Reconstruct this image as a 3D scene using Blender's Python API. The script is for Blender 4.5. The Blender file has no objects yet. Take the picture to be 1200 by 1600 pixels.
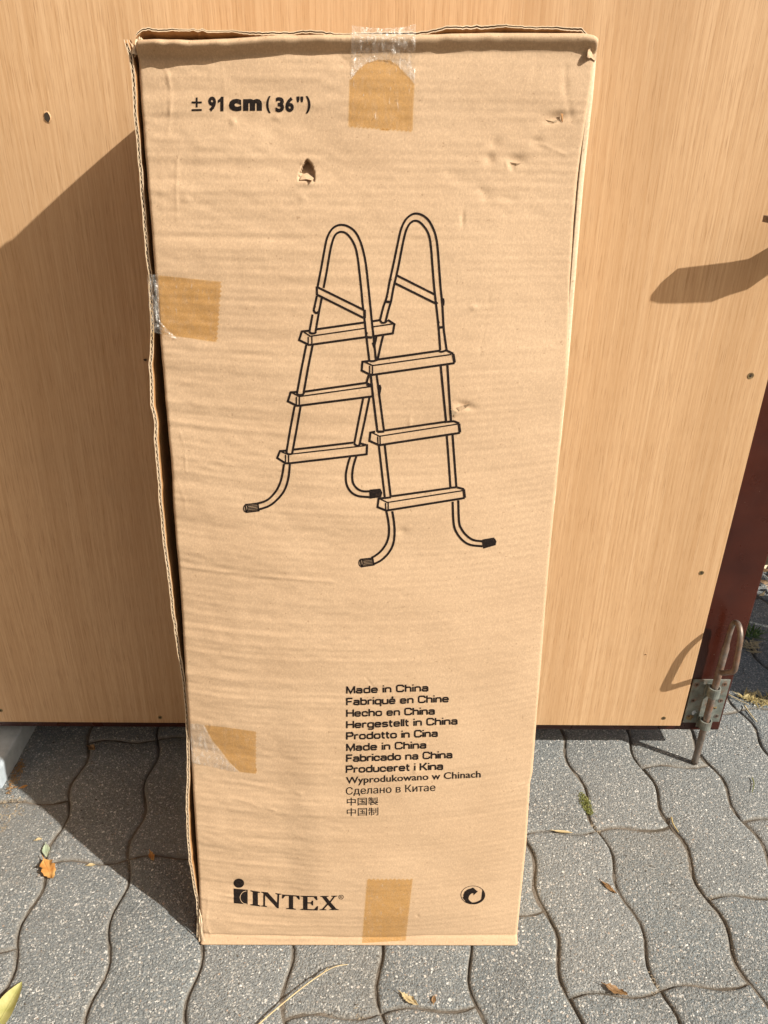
import bpy, bmesh, math, random
import numpy as np
from mathutils import Vector, Matrix
random.seed(7)
RNG = np.random.RandomState(11)
SC = bpy.context.scene
COL = SC.collection

# ------------------------------------------------------------------ camera
F_PX, PW, PH = 1202.0, 1200.0, 1600.0
PITCH, YAW, ROLL = map(math.radians, (27.4853, .8333, .9264))
CAM = np.array([.0114, -.6554, .9964])
fw = np.array([math.sin(YAW)*math.cos(PITCH), math.cos(YAW)*math.cos(PITCH), -math.sin(PITCH)])
rt = np.cross(fw, [0, 0, 1]); rt /= np.linalg.norm(rt)
up = np.cross(rt, fw)
rt, up = rt*math.cos(ROLL)+up*math.sin(ROLL), -rt*math.sin(ROLL)+up*math.cos(ROLL)
cd = bpy.data.cameras.new('camera')
cam = bpy.data.objects.new('camera', cd); COL.objects.link(cam)
cam.matrix_world = Matrix(((rt[0], up[0], -fw[0], CAM[0]), (rt[1], up[1], -fw[1], CAM[1]),
                           (rt[2], up[2], -fw[2], CAM[2]), (0, 0, 0, 1)))
cd.sensor_fit = 'HORIZONTAL'; cd.sensor_width = 36.0; cd.lens = 36.0*F_PX/PW
cd.clip_start = .01; cd.clip_end = 500
SC.camera = cam

# ------------------------------------------------------------------ light
SUN = np.array([-1.777, 1.0, -1.655]); SUN /= np.linalg.norm(SUN)      # direction of travel
world = bpy.data.worlds.new('World'); SC.world = world; world.use_nodes = True
wn = world.node_tree.nodes; wl = world.node_tree.links
sky = wn.new('ShaderNodeTexSky'); sky.sky_type = 'NISHITA'; sky.sun_disc = False
sky.sun_elevation = math.asin(-SUN[2]); sky.sun_rotation = math.atan2(-SUN[0], -SUN[1])
sky.air_density = 1.0; sky.dust_density = 7.0; sky.ozone_density = 0.0
wl.new(sky.outputs[0], wn['Background'].inputs[0]); wn['Background'].inputs[1].default_value = .046
sd = bpy.data.lights.new('sun', 'SUN'); sd.energy = 4.2; sd.angle = math.radians(.6); sd.color = (1, .955, .88)
sun = bpy.data.objects.new('sun', sd); COL.objects.link(sun)
sun.rotation_euler = Vector(SUN).to_track_quat('-Z', 'Y').to_euler()
sun.location = (2, -1.5, 3)
vs = SC.view_settings
vs.view_transform = 'Standard'; vs.look = 'None'; vs.gamma = 1; vs.use_curve_mapping = False
vs.exposure = .9

# ------------------------------------------------------------------ helpers
def ray(x, y):
    return fw + rt*(x-PW/2)/F_PX - up*(y-PH/2)/F_PX
def at_y(x, y, Y):
    d = ray(x, y); return CAM + d*((Y-CAM[1])/d[1])
def at_z(x, y, Z=0.0):
    d = ray(x, y); return CAM + d*((Z-CAM[2])/d[2])

def link(o, parent=None):
    COL.objects.link(o)
    if parent is not None:
        o.parent = parent; o.matrix_parent_inverse = parent.matrix_world.inverted()
    return o
def empty(name, loc, label, cat, group=None):
    o = bpy.data.objects.new(name, None); o.location = loc; COL.objects.link(o)
    o.matrix_world = Matrix.Translation(loc)
    o.empty_display_size = .1
    return tag(o, label, cat, group)
def tag(o, label=None, cat=None, group=None, kind=None):
    if label: o['label'] = label
    if cat: o['category'] = cat
    if group: o['group'] = group
    if kind: o['kind'] = kind
    return o
def mesh(name, verts, faces, mat, parent=None, smooth=False):
    me = bpy.data.meshes.new(name)
    me.from_pydata([tuple(map(float, v)) for v in verts], [], faces)
    me.validate(); me.update()
    if smooth:
        me.polygons.foreach_set('use_smooth', [True]*len(me.polygons))
    if mat: me.materials.append(mat)
    return link(bpy.data.objects.new(name, me), parent)
def grid_mesh(name, P, mat, parent=None, smooth=True):
    """P: (n, m, 3) array of points"""
    n, m = P.shape[:2]
    me = bpy.data.meshes.new(name)
    me.vertices.add(n*m); me.vertices.foreach_set('co', P.reshape(-1).astype(np.float32))
    i = np.arange((n-1))[:, None]*m + np.arange(m-1)[None, :]
    q = np.stack([i, i+1, i+m+1, i+m], -1).reshape(-1)
    nf = (n-1)*(m-1)
    me.loops.add(nf*4); me.loops.foreach_set('vertex_index', q.astype(np.int32))
    me.polygons.add(nf); me.polygons.foreach_set('loop_start', (np.arange(nf)*4).astype(np.int32))
    me.update(calc_edges=True); me.validate()
    me.polygons.foreach_set('use_smooth', [smooth]*len(me.polygons))
    me.materials.append(mat)
    return link(bpy.data.objects.new(name, me), parent)
def bm_obj(name, bm, mat, parent=None, smooth=False):
    bmesh.ops.recalc_face_normals(bm, faces=bm.faces)
    me = bpy.data.meshes.new(name); bm.to_mesh(me); bm.free()
    if smooth: me.polygons.foreach_set('use_smooth', [True]*len(me.polygons))
    me.materials.append(mat)
    return link(bpy.data.objects.new(name, me), parent)
def box_bm(bm, x0, x1, y0, y1, z0, z1, bev=0.0):
    r = bmesh.ops.create_cube(bm, size=1)
    for v in r['verts']:
        v.co = Vector(((x0+x1)/2+v.co.x*(x1-x0), (y0+y1)/2+v.co.y*(y1-y0), (z0+z1)/2+v.co.z*(z1-z0)))
    if bev:
        es = list({e for v in r['verts'] for e in v.link_edges})
        bmesh.ops.bevel(bm, geom=es, offset=bev, segments=2, affect='EDGES', profile=.6)
def tube_bm(bm, pts, rad, seg=12, cap=True):
    pts = [Vector(p) for p in pts]; rings = []
    nrm = None
    for i, p in enumerate(pts):
        t = (pts[min(i+1, len(pts)-1)]-pts[max(i-1, 0)]).normalized()
        if nrm is None:
            nrm = t.orthogonal().normalized()
        nrm = (nrm - t*nrm.dot(t)).normalized()
        b = t.cross(nrm)
        r = rad[i] if hasattr(rad, '__len__') else rad
        rings.append([bm.verts.new(p+(nrm*math.cos(a)+b*math.sin(a))*r) for a in [2*math.pi*k/seg for k in range(seg)]])
    for a, b in zip(rings[:-1], rings[1:]):
        for k in range(seg):
            bm.faces.new((a[k], a[(k+1) % seg], b[(k+1) % seg], b[k]))
    if cap:
        bm.faces.new(rings[0][::-1]); bm.faces.new(rings[-1])
def smooth_path(pts, n=6):
    pts = [np.array(p, float) for p in pts]; out = []
    P = [pts[0]]+pts+[pts[-1]]
    for i in range(1, len(P)-2):
        for k in range(n):
            t = k/n
            out.append(.5*((2*P[i])+(-P[i-1]+P[i+1])*t+(2*P[i-1]-5*P[i]+4*P[i+1]-P[i+2])*t*t+(-P[i-1]+3*P[i]-3*P[i+1]+P[i+2])*t**3))
    out.append(pts[-1]); return out
def vnoise(x, y, sx, sy, seed):
    """smooth 2-D value noise on numpy arrays, cells of size sx, sy"""
    r = np.random.RandomState(seed); T = r.uniform(-1, 1, (64, 64))
    a = x/sx+1000.37; b = y/sy+1000.71
    ia = np.floor(a).astype(int); ib = np.floor(b).astype(int)
    fa = a-ia; fb = b-ib; fa = fa*fa*(3-2*fa); fb = fb*fb*(3-2*fb)
    g = lambda i, j: T[i % 64, j % 64]
    return (g(ia, ib)*(1-fa)+g(ia+1, ib)*fa)*(1-fb)+(g(ia, ib+1)*(1-fa)+g(ia+1, ib+1)*fa)*fb
def sstep(a, b, x):
    t = np.clip((x-a)/(b-a), 0, 1); return t*t*(3-2*t)

# ------------------------------------------------------------------ materials
class NT:
    def __init__(s, name):
        s.m = bpy.data.materials.new(name); s.m.use_nodes = True
        s.t = s.m.node_tree; s.n = s.t.nodes; s.l = s.t.links
        s.p = s.n['Principled BSDF']; s.out = s.n['Material Output']
    def node(s, typ, **kw):
        nd = s.n.new(typ)
        for k, v in kw.items():
            if k in ('inp',):
                for kk, vv in v.items():
                    if isinstance(vv, bpy.types.NodeSocket): s.l.new(vv, nd.inputs[kk])
                    else: nd.inputs[kk].default_value = vv
            else: setattr(nd, k, v)
        return nd
    def coord(s, which='Object', scale=(1, 1, 1), obj=None):
        tc = s.node('ShaderNodeTexCoord'); mp = s.node('ShaderNodeMapping')
        s.l.new(tc.outputs[which], mp.inputs[0]); mp.inputs['Scale'].default_value = scale
        return mp.outputs[0]
    def wcoord(s, scale=(1, 1, 1), rot=(0, 0, 0)):
        g = s.node('ShaderNodeNewGeometry'); mp = s.node('ShaderNodeMapping')
        s.l.new(g.outputs['Position'], mp.inputs[0]); mp.inputs['Scale'].default_value = scale
        mp.inputs['Rotation'].default_value = rot
        return mp.outputs[0]
    def noise(s, vec, scale, detail=4, rough=.55, dist=0):
        nd = s.node('ShaderNodeTexNoise', inp={'Vector': vec, 'Scale': scale, 'Detail': detail, 'Roughness': rough, 'Distortion': dist})
        return nd.outputs['Fac']
    def vor(s, vec, scale, out='Distance', feature='F1', rnd=1):
        nd = s.node('ShaderNodeTexVoronoi', feature=feature, inp={'Vector': vec, 'Scale': scale, 'Randomness': rnd})
        return nd.outputs[out]
    def ramp(s, fac, stops, interp='LINEAR'):
        nd = s.node('ShaderNodeValToRGB', inp={'Fac': fac}); cr = nd.color_ramp; cr.interpolation = interp
        while len(cr.elements) < len(stops): cr.elements.new(.5)
        for e, (p, c) in zip(cr.elements, stops):
            e.position = p; e.color = (c if len(c) == 4 else (*c, 1)) if hasattr(c, '__len__') else (c, c, c, 1)
        return nd.outputs[0]
    def mix(s, fac, a, b, mode='MIX'):
        nd = s.node('ShaderNodeMix', data_type='RGBA', blend_type=mode)
        for sock, v in ((nd.inputs[0], fac), (nd.inputs[6], a), (nd.inputs[7], b)):
            if isinstance(v, bpy.types.NodeSocket): s.l.new(v, sock)
            else: sock.default_value = v if not hasattr(v, '__len__') or len(v) == 4 else (*v, 1)
        return nd.outputs[2]
    def math(s, op, a, b=0.0, c=0.0):
        nd = s.node('ShaderNodeMath', operation=op)
        for i, v in enumerate((a, b, c)):
            if isinstance(v, bpy.types.NodeSocket): s.l.new(v, nd.inputs[i])
            else: nd.inputs[i].default_value = v
        return nd.outputs[0]
    def bump(s, h, strength=.5, dist=.001, nrm=None):
        nd = s.node('ShaderNodeBump', inp={'Height': h, 'Strength': strength, 'Distance': dist})
        if nrm is not None: s.l.new(nrm, nd.inputs['Normal'])
        return nd.outputs[0]
    def fin(s, col=None, rough=None, nrm=None, metal=None, spec=None, coat=None):
        for k, v in (('Base Color', col), ('Roughness', rough), ('Normal', nrm), ('Metallic', metal), ('Specular IOR Level', spec), ('Coat Weight', coat)):
            if v is None: continue
            if isinstance(v, bpy.types.NodeSocket): s.l.new(v, s.p.inputs[k])
            else: s.p.inputs[k].default_value = v if not hasattr(v, '__len__') or len(v) == 4 else (*v, 1)
        return s.m
def simple(name, col, rough=.6, metal=0, spec=.5):
    return NT(name).fin(col=col, rough=rough, metal=metal, spec=spec)

def kraft(name, a, b):
    t = NT(name); v = t.coord()
    big = t.noise(v, 9, 3); fib = t.noise(t.coord(scale=(1500, 300, 260)), 1, 3, .7)
    fib2 = t.noise(t.coord(scale=(60, 60, 900)), 1, 2)
    spk = t.vor(v, 420)
    c = t.mix(t.ramp(big, [(.35, 0), (.65, 1)]), a, b)
    c = t.mix(t.math('MULTIPLY', t.ramp(fib, [(.35, 1), (.6, 0)]), .30), c, tuple(x*.62 for x in a))
    c = t.mix(t.math('MULTIPLY', t.ramp(fib2, [(.4, 0), (.7, 1)]), .10), c, tuple(x*.78 for x in a))
    gr = t.noise(t.coord(scale=(520, 420, 380)), 1, 4, .75)
    c = t.mix(t.math('MULTIPLY', t.ramp(gr, [(.40, 1), (.56, 0)]), .24), c, tuple(x*.66 for x in a))
    c = t.mix(t.math('MULTIPLY', t.ramp(gr, [(.52, 0), (.66, 1)]), .26), c, tuple(x*1.28 for x in b))
    sc_ = t.noise(t.coord(scale=(30, 30, 55)), 1, 5, .75, 1.2)
    c = t.mix(t.math('MULTIPLY', t.ramp(sc_, [(.63, 0), (.72, 1)]), .22), c, tuple(x*1.22 for x in b))
    c = t.mix(t.math('MULTIPLY', t.ramp(t.noise(v, 22, 5, .7), [(.60, 0), (.72, 1)]), .16), c, tuple(x*.72 for x in a))
    rare = t.noise(v, 260, 1)
    c = t.mix(t.math('MULTIPLY', t.ramp(rare, [(.72, 0), (.78, 1)]), .45), c, (.20, .12, .06))
    n = t.bump(t.noise(v, 900, 3, .6), .25, .0004)
    n = t.bump(fib, .25, .0003, n)
    return t.fin(col=c, rough=.78, nrm=n, spec=.25)
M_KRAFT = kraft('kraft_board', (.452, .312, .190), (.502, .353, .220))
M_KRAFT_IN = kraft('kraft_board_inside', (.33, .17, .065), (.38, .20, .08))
M_RAW = kraft('kraft_torn_edge', (.56, .42, .27), (.66, .52, .36))
def ink_mat():
    t = NT('black_ink'); v = t.coord()
    w = t.noise(v, 700, 3, .7)
    c = t.mix(t.ramp(w, [(.54, 0), (.74, 1)]), (.011, .008, .007), (.060, .038, .025))
    return t.fin(col=c, rough=.75, spec=.08)
M_INK = ink_mat()

def ply_mat():
    t = NT('beech_plywood')
    w = t.noise(t.coord(scale=(2.2, 1, .55)), 1, 2)                     # slow wander of the grain
    tc = t.node('ShaderNodeTexCoord')
    wob = t.node('ShaderNodeCombineXYZ', inp={'X': t.math('MULTIPLY', w, .05)})
    add = t.node('ShaderNodeVectorMath', operation='ADD'); t.l.new(tc.outputs['Object'], add.inputs[0]); t.l.new(wob.outputs[0], add.inputs[1])
    def sc(s3):
        m = t.node('ShaderNodeMapping'); t.l.new(add.outputs[0], m.inputs[0]); m.inputs['Scale'].default_value = s3; return m.outputs[0]
    band = t.noise(sc((14, 5, .35)), 1, 3, .5)
    streak = t.noise(sc((310, 30, 3.2)), 1, 5, .65)
    pore = t.noise(sc((680, 100, 20)), 1, 3, .7)
    fine = t.noise(sc((1400, 100, 60)), 1, 2, .6)
    c = t.mix(t.ramp(band, [(.3, 0), (.7, 1)]), (.490, .312, .165), (.600, .398, .224))
    c = t.mix(t.math('MULTIPLY', t.ramp(streak, [(.40, 1), (.58, 0)]), .50), c, (.41, .235, .105))
    c = t.mix(t.math('MULTIPLY', t.ramp(streak, [(.60, 0), (.75, 1)]), .35), c, (.70, .50, .31))
    c = t.mix(t.math('MULTIPLY', t.ramp(pore, [(.54, 0), (.66, 1)]), .55), c, (.27, .14, .055))
    dirt = t.math('MULTIPLY', t.ramp(t.noise(t.coord(), 5, 5, .6), [(.48, 0), (.70, 1)]), .22)
    c = t.mix(dirt, c, (.38, .25, .14))
    c = t.mix(t.math('MULTIPLY', t.ramp(fine, [(.35, 1), (.6, 0)]), .20), c, (.36, .19, .08))
    n = t.bump(pore, .22, -.0005); n = t.bump(fine, .2, .0002, n)
    return t.fin(col=c, rough=t.ramp(streak, [(.3, .52), (.7, .66)]), nrm=n, spec=.35)
M_PLY = ply_mat()
def paint_mat():
    t = NT('maroon_gloss_paint'); v = t.coord()
    c = t.mix(t.ramp(t.noise(v, 8, 4), [(.35, 0), (.7, 1)]), (.030, .0062, .0036), (.056, .0125, .0062))
    scr = t.noise(t.coord(scale=(40, 40, 900)), 1, 3, .7)
    c = t.mix(t.math('MULTIPLY', t.ramp(scr, [(.70, 0), (.78, 1)]), .5), c, (.22, .10, .06))
    dust = t.vor(v, 160)
    c = t.mix(t.math('MULTIPLY', t.math('MULTIPLY', t.ramp(dust, [(.05, 1), (.11, 0)]), t.ramp(t.noise(v, 30, 2), [(.58, 0), (.66, 1)])), .5), c, (.45, .36, .30))
    n = t.bump(t.noise(t.coord(scale=(60, 60, 6)), 1, 3), .15, .002)
    return t.fin(col=c, rough=t.ramp(t.noise(v, 25, 3), [(.3, .22), (.7, .42)]), nrm=n, coat=.0, spec=.4)
M_PAINT = paint_mat()
def metal_mat(name, a, b, rust=.3, rough=.45, metal=.7):
    t = NT(name); v = t.coord()
    c = t.mix(t.ramp(t.noise(v, 60, 4), [(.35, 0), (.65, 1)]), a, b)
    r = t.noise(v, 45, 5, .65)
    f = t.ramp(r, [(.62-rust*.2, 0), (.74-rust*.1, 1)])
    c = t.mix(t.math('MULTIPLY', f, .8), c, (.13, .055, .022))
    t.l.new(t.math('MULTIPLY', t.math('SUBTRACT', 1.0, f), metal), t.p.inputs['Metallic'])
    return t.fin(col=c, rough=t.ramp(r, [(.3, rough-.1), (.75, rough+.3)]), nrm=t.bump(t.noise(v, 400, 3), .25, .0006))
M_ZINC = metal_mat('zinc_plate', (.13, .145, .125), (.24, .255, .225), .35, .50, .45)
M_STEEL = metal_mat('worn_steel_rod', (.13, .105, .085), (.24, .215, .19), .95, .42, .6)
M_SCREW = metal_mat('brass_screw', (.16, .11, .05), (.28, .21, .10), .5, .45, .7)
M_HOLE = simple('dark_recess', (.035, .022, .012), .9)

def paver_mat():
    t = NT('exposed_aggregate_concrete'); v = t.wcoord()
    oi = t.node('ShaderNodeObjectInfo')
    warp = t.node('ShaderNodeVectorMath', operation='ADD'); 
    wn3 = t.node('ShaderNodeTexNoise', inp={'Vector': v, 'Scale': 240, 'Detail': 3})
    ws = t.node('ShaderNodeVectorMath', operation='SCALE'); t.l.new(wn3.outputs['Color'], ws.inputs[0]); ws.inputs['Scale'].default_value = .006
    t.l.new(v, warp.inputs[0]); t.l.new(ws.outputs[0], warp.inputs[1]); wv = warp.outputs[0]
    base = t.mix(t.ramp(t.noise(v, 14, 4), [(.3, 0), (.7, 1)]), (.168, .194, .202), (.222, .246, .250))
    base = t.mix(t.math('MULTIPLY', t.ramp(oi.outputs['Random'], [(0, 0), (1, 1)]), .9), base, (.248, .256, .248))
    base = t.mix(t.math('MULTIPLY', t.ramp(t.noise(v, 7, 5, .65), [(.50, 0), (.66, 1)]), .45), base, (.120, .120, .112))
    fine = t.noise(v, 850, 3, .75)
    c = t.mix(t.ramp(fine, [(.34, 1), (.58, 0)]), base, (.062, .068, .067))
    mid = t.noise(v, 300, 3, .7); c = t.mix(t.math('MULTIPLY', t.ramp(mid, [(.52, 0), (.66, 1)]), .7), c, (.30, .29, .265))
    # stones of three sizes
    for scl, thr, rim, amt in ((420, .17, .36, .75), (260, .12, .30, .85), (160, .075, .20, .95), (95, .022, .13, .95)):
        vo = t.node('ShaderNodeTexVoronoi', inp={'Vector': wv, 'Scale': scl})
        col = t.node('ShaderNodeSeparateColor', inp={'Color': vo.outputs['Color']})
        pick = t.ramp(col.outputs[0], [(1-thr*2.6, 0), (1-thr*2.4, 1)])
        body = t.ramp(vo.outputs['Distance'], [(rim, 1), (rim+.12, 0)])
        stone = t.ramp(col.outputs[1], [(0, (.22, .225, .21)), (.40, (.34, .335, .305)), (.70, (.52, .50, .45)), (.93, (.72, .70, .64)), (1, (.36, .25, .17))])
        c = t.mix(t.math('MULTIPLY', t.math('MULTIPLY', pick, body), amt), c, stone)
    pit = t.node('ShaderNodeTexVoronoi', inp={'Vector': wv, 'Scale': 75})
    pc = t.node('ShaderNodeSeparateColor', inp={'Color': pit.outputs['Color']})
    pf = t.math('MULTIPLY', t.ramp(pc.outputs[2], [(.93, 0), (.94, 1)]), t.ramp(pit.outputs['Distance'], [(.14, 1), (.24, 0)]))
    c = t.mix(pf, c, (.02, .02, .02))
    g_ = t.node('ShaderNodeNewGeometry'); sx = t.node('ShaderNodeSeparateXYZ', inp={0: g_.outputs['Position']})
    z_ = t.math('ADD', sx.outputs[2], t.math('MULTIPLY', t.math('SUBTRACT', t.noise(v, 120, 3), .5), .0018))
    c = t.mix(t.math('MULTIPLY', t.ramp(t.math('MULTIPLY', z_, -200.0), [(.14, 0), (.50, 1)]), .75), c, (.205, .186, .155))
    h1 = t.noise(v, 420, 3, .7); h2 = t.vor(wv, 330)
    n = t.bump(h2, .8, -.0022); n = t.bump(h1, 1.0, .0026, n)
    return t.fin(col=c, rough=.8, nrm=n, spec=.35)
M_PAVER = paver_mat()
M_PLASTER = kraft('ochre_plaster', (.60, .43, .25), (.66, .48, .29))
def sand_mat():
    t = NT('joint_sand'); v = t.wcoord()
    c = t.mix(t.ramp(t.noise(v, 500, 4, .7), [(.35, 0), (.65, 1)]), (.095, .080, .062), (.21, .18, .145))
    c = t.mix(t.ramp(t.noise(v, 18, 3), [(.4, 0), (.7, 1)]), c, (.075, .063, .048))
    return t.fin(col=c, rough=.95, nrm=t.bump(t.noise(v, 600, 3), .8, .002), spec=.1)
M_SAND = sand_mat()
def soil_mat():
    t = NT('garden_soil'); v = t.wcoord()
    c = t.mix(t.ramp(t.noise(v, 60, 5, .7), [(.35, 0), (.65, 1)]), (.030, .022, .014), (.085, .062, .038))
    return t.fin(col=c, rough=.95, nrm=t.bump(t.noise(v, 120, 5, .7), .9, .01), spec=.1)
M_SOIL = soil_mat()
def kerb_mat():
    t = NT('pale_kerb_concrete'); v = t.wcoord()
    c = t.mix(t.ramp(t.noise(v, 40, 5, .65), [(.35, 0), (.65, 1)]), (.31, .355, .38), (.41, .455, .475))
    return t.fin(col=c, rough=.85, nrm=t.bump(t.noise(v, 300, 4), .4, .001), spec=.3)
M_KERB = kerb_mat()
def leaf_mat(name, a, b, trans=.25):
    t = NT(name); v = t.coord()
    c = t.mix(t.ramp(t.noise(v, 90, 4, .6), [(.35, 0), (.65, 1)]), a, b)
    tr = t.node('ShaderNodeBsdfTranslucent', inp={'Color': c}); mx = t.node('ShaderNodeMixShader', inp={0: trans})
    t.fin(col=c, rough=.55, nrm=t.bump(t.noise(v, 300, 3), .4, .0006))
    t.l.new(t.p.outputs[0], mx.inputs[1]); t.l.new(tr.outputs[0], mx.inputs[2]); t.l.new(mx.outputs[0], t.out.inputs[0])
    return t.m
M_LEAF_Y = leaf_mat('yellow_leaf', (.34, .33, .10), (.46, .43, .17))
M_LEAF_O = leaf_mat('orange_dry_leaf', (.50, .21, .05), (.62, .36, .12))
M_LEAF_P = leaf_mat('pale_green_leaf', (.34, .42, .28), (.46, .50, .36))
M_LEAF_B = leaf_mat('brown_dry_leaf', (.20, .11, .045), (.36, .22, .10))
M_STRAW = leaf_mat('dry_straw', (.40, .31, .16), (.52, .42, .24), .1)
M_SANDY = leaf_mat('sandy_crumbs', (.20, .16, .11), (.36, .30, .21), .05)
M_STRAW_Y = leaf_mat('yellow_straw', (.34, .25, .09), (.50, .41, .20), .15)
M_GRASS = leaf_mat('green_grass', (.07, .13, .02), (.14, .22, .05))
M_MOSS = leaf_mat('moss', (.13, .15, .03), (.24, .24, .07), .1)

def tape_mat(name, tint, white, gloss_r, bumpamt, scratch):
    t = NT(name); v = t.coord()
    tr = t.node('ShaderNodeBsdfTransparent', inp={'Color': (*tint, 1)})
    df = t.node('ShaderNodeBsdfDiffuse', inp={'Color': (.80, .77, .70, 1)})
    wr = t.noise(v, 55, 4, .6, 1.5); ln = t.noise(t.coord(scale=(330, 300, 60)), 1, 3, .6, .8)
    nrm = t.bump(wr, bumpamt, .004); nrm = t.bump(ln, bumpamt*.6, .0012, nrm)
    gl = t.node('ShaderNodeBsdfGlossy', inp={'Color': (1, 1, 1, 1), 'Roughness': gloss_r, 'Normal': nrm})
    f = t.math('MULTIPLY', t.ramp(ln, [(.50, .2), (.70, 1)]), white)
    if scratch:
        f = t.math('ADD', f, t.math('MULTIPLY', t.ramp(t.noise(t.coord(scale=(900, 400, 45)), 1, 2, .5), [(.68, 0), (.74, 1)]), scratch))
    m1 = t.node('ShaderNodeMixShader', inp={0: f}); t.l.new(tr.outputs[0], m1.inputs[1]); t.l.new(df.outputs[0], m1.inputs[2])
    lw = t.node('ShaderNodeLayerWeight', inp={'Blend': .5, 'Normal': nrm})
    fr = t.node('ShaderNodeMath', operation='MULTIPLY_ADD', inp={0: t.math('POWER', lw.outputs['Facing'], 4.0), 1: .45, 2: .035})
    m2 = t.node('ShaderNodeMixShader', inp={0: fr.outputs[0]}); t.l.new(m1.outputs[0], m2.inputs[1]); t.l.new(gl.outputs[0], m2.inputs[2])
    t.l.new(m2.outputs[0], t.out.inputs[0]); return t.m
M_TAPE = tape_mat('amber_packing_tape', (.93, .83, .61), .07, .26, .28, .30)
M_TAPE_CLEAR = tape_mat('loose_clear_tape', (.94, .93, .91), .38, .22, .9, .15)

# ------------------------------------------------------------------ ground
def sheet(name, x0, x1, y0, y1, z, mat, kind='structure'):
    o = mesh(name, [(x0, y0, z), (x1, y0, z), (x1, y1, z), (x0, y1, z)], [(0, 1, 2, 3)], mat)
    return tag(o, kind=kind)
g = sheet('ground', -60, 60, -60, 60, -.05, M_SOIL)
bed = tag(mesh('pavement', [(-1.6, -1.5, -.0085), (2.2, -1.5, -.0085), (2.2, .97, -.0085), (-1.6, .97, -.0085),
                        (-1.6, -1.5, -.048), (2.2, -1.5, -.048), (2.2, .97, -.048), (-1.6, .97, -.048)],
           [(0, 1, 2, 3), (0, 4, 5, 1), (1, 5, 6, 2), (2, 6, 7, 3), (3, 7, 4, 0)], M_SAND), 'grey wavy interlocking concrete pavers with sandy joints', kind='structure')
gx = np.linspace(-1.0, 1.3, 700); gy = np.linspace(-.4, .95, 420); GX_, GY_ = np.meshgrid(gx, gy, indexing='ij')
gz = -.0042+.0020*vnoise(GX_, GY_, .06, .05, 101)+.0012*vnoise(GX_, GY_, .014, .014, 102)+.0005*vnoise(GX_, GY_, .005, .005, 103)
fill = grid_mesh('joint_sand', np.stack([GX_, GY_, np.clip(gz, -.0075, -.0012)], -1)[::-1], M_SAND, bed); fill['kind'] = 'stuff'
TH = math.radians(4.4); CT, ST = math.cos(TH), math.sin(TH)
PP, LL = .120, .249
AM, BM, PHI = .0068, .0052, .086
def lat(u, v): return (u*CT - v*ST, u*ST + v*CT)
def paver_outline(phase):
    sx = lambda v: AM*math.sin(2*math.pi*(v+phase-PHI)/(LL/2))
    sy = lambda u: BM*math.sin(2*math.pi*u/PP)
    pts = []
    NV, NU = 22, 10
    for k in range(NU): u = PP*k/NU; pts.append((u + sx(0)*1, sy(u)))
    for k in range(NV): v = LL*k/NV; pts.append((PP+sx(v), v))
    for k in range(NU): u = PP*(1-k/NU); pts.append((u+sx(LL), LL+sy(u)))
    for k in range(NV): v = LL*(1-k/NV); pts.append((sx(v), v))
    return pts
def inset(pts, d):
    n = len(pts); out = []
    for i in range(n):
        a, b, c = np.array(pts[i-1]), np.array(pts[i]), np.array(pts[(i+1) % n])
        t1 = (b-a)/np.linalg.norm(b-a); t2 = (c-b)/np.linalg.norm(c-b)
        n1 = np.array([-t1[1], t1[0]]); n2 = np.array([-t2[1], t2[0]])
        m = n1+n2; m /= np.linalg.norm(m); k = min(1/max(m@n1, .5), 1.5)
        out.append(b+m*d*k)
    return out
def paver_mesh(phase, seed):
    r = random.Random(seed)
    base = paver_outline(phase); vs_, fs = [], []
    jit = [r.uniform(-.0006, .0006) for _ in base]
    n = len(base)
    for d, z in ((.0010, -.03), (.0010, -.0050), (.0021, -.0022), (.0045, -.0006), (.0085, 0)):
        P = inset(base, d)
        for i, p in enumerate(P):
            q = inset([*P], jit[i]) if False else P
            vs_.append((p[0]+jit[i]*(z < -.001), p[1]+jit[(i*7) % n]*(z < -.001), z))
    for L in range(4):
        for i in range(n):
            j = (i+1) % n; fs.append((L*n+i, L*n+j, (L+1)*n+j, (L+1)*n+i))
    fs.append(tuple(4*n+i for i in range(n)))
    me = bpy.data.meshes.new('paving_stone'); me.from_pydata(vs_, [], fs); me.validate(); me.update()
    me.polygons.foreach_set('use_smooth', [True]*len(me.polygons)); me.materials.append(M_PAVER)
    return me
VA, VB = .027, .155
pm = {'A': [paver_mesh(VA, s) for s in (1, 2)], 'B': [paver_mesh(VB, s) for s in (3, 4)]}
pat = {0: 'B', 1: 'A', 2: 'B'}
cnt = 0
for n in range(-13, 13):
    ph = pat[n % 3]; v0 = VA if ph == 'A' else VB
    u0 = .381 + PP*n
    for k in range(-5, 6):
        v = v0 + LL*k
        x, y = lat(u0, v); cx_, cy_ = lat(u0+PP/2, v+LL/2)
        if cy_ > .86 or cy_ < -.95 or cx_ < -1.3 or cx_ > 1.7: continue
        if cx_ < -.56 and cy_ > .20: continue
        if cx_ < -.60 and cy_ > .10: continue
        o = bpy.data.objects.new('paving_stone', random.choice(pm[ph])); COL.objects.link(o)
        o.parent = bed
        o.location = (x, y, random.uniform(-.0012, .0006))
        o.rotation_euler = (random.uniform(-.004, .004), random.uniform(-.006, .006), TH+random.uniform(-.003, .003))
        cnt += 1
print('pavers', cnt)

# kerb on the left
bm = bmesh.new(); box_bm(bm, -.80, -.597, .262, 1.35, -.04, .036, .004)
k = bm_obj('garden_kerb', bm, M_KERB, smooth=False)
tag(k, 'pale blue-grey concrete kerb block under the left end of the gate', 'kerb')

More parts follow.
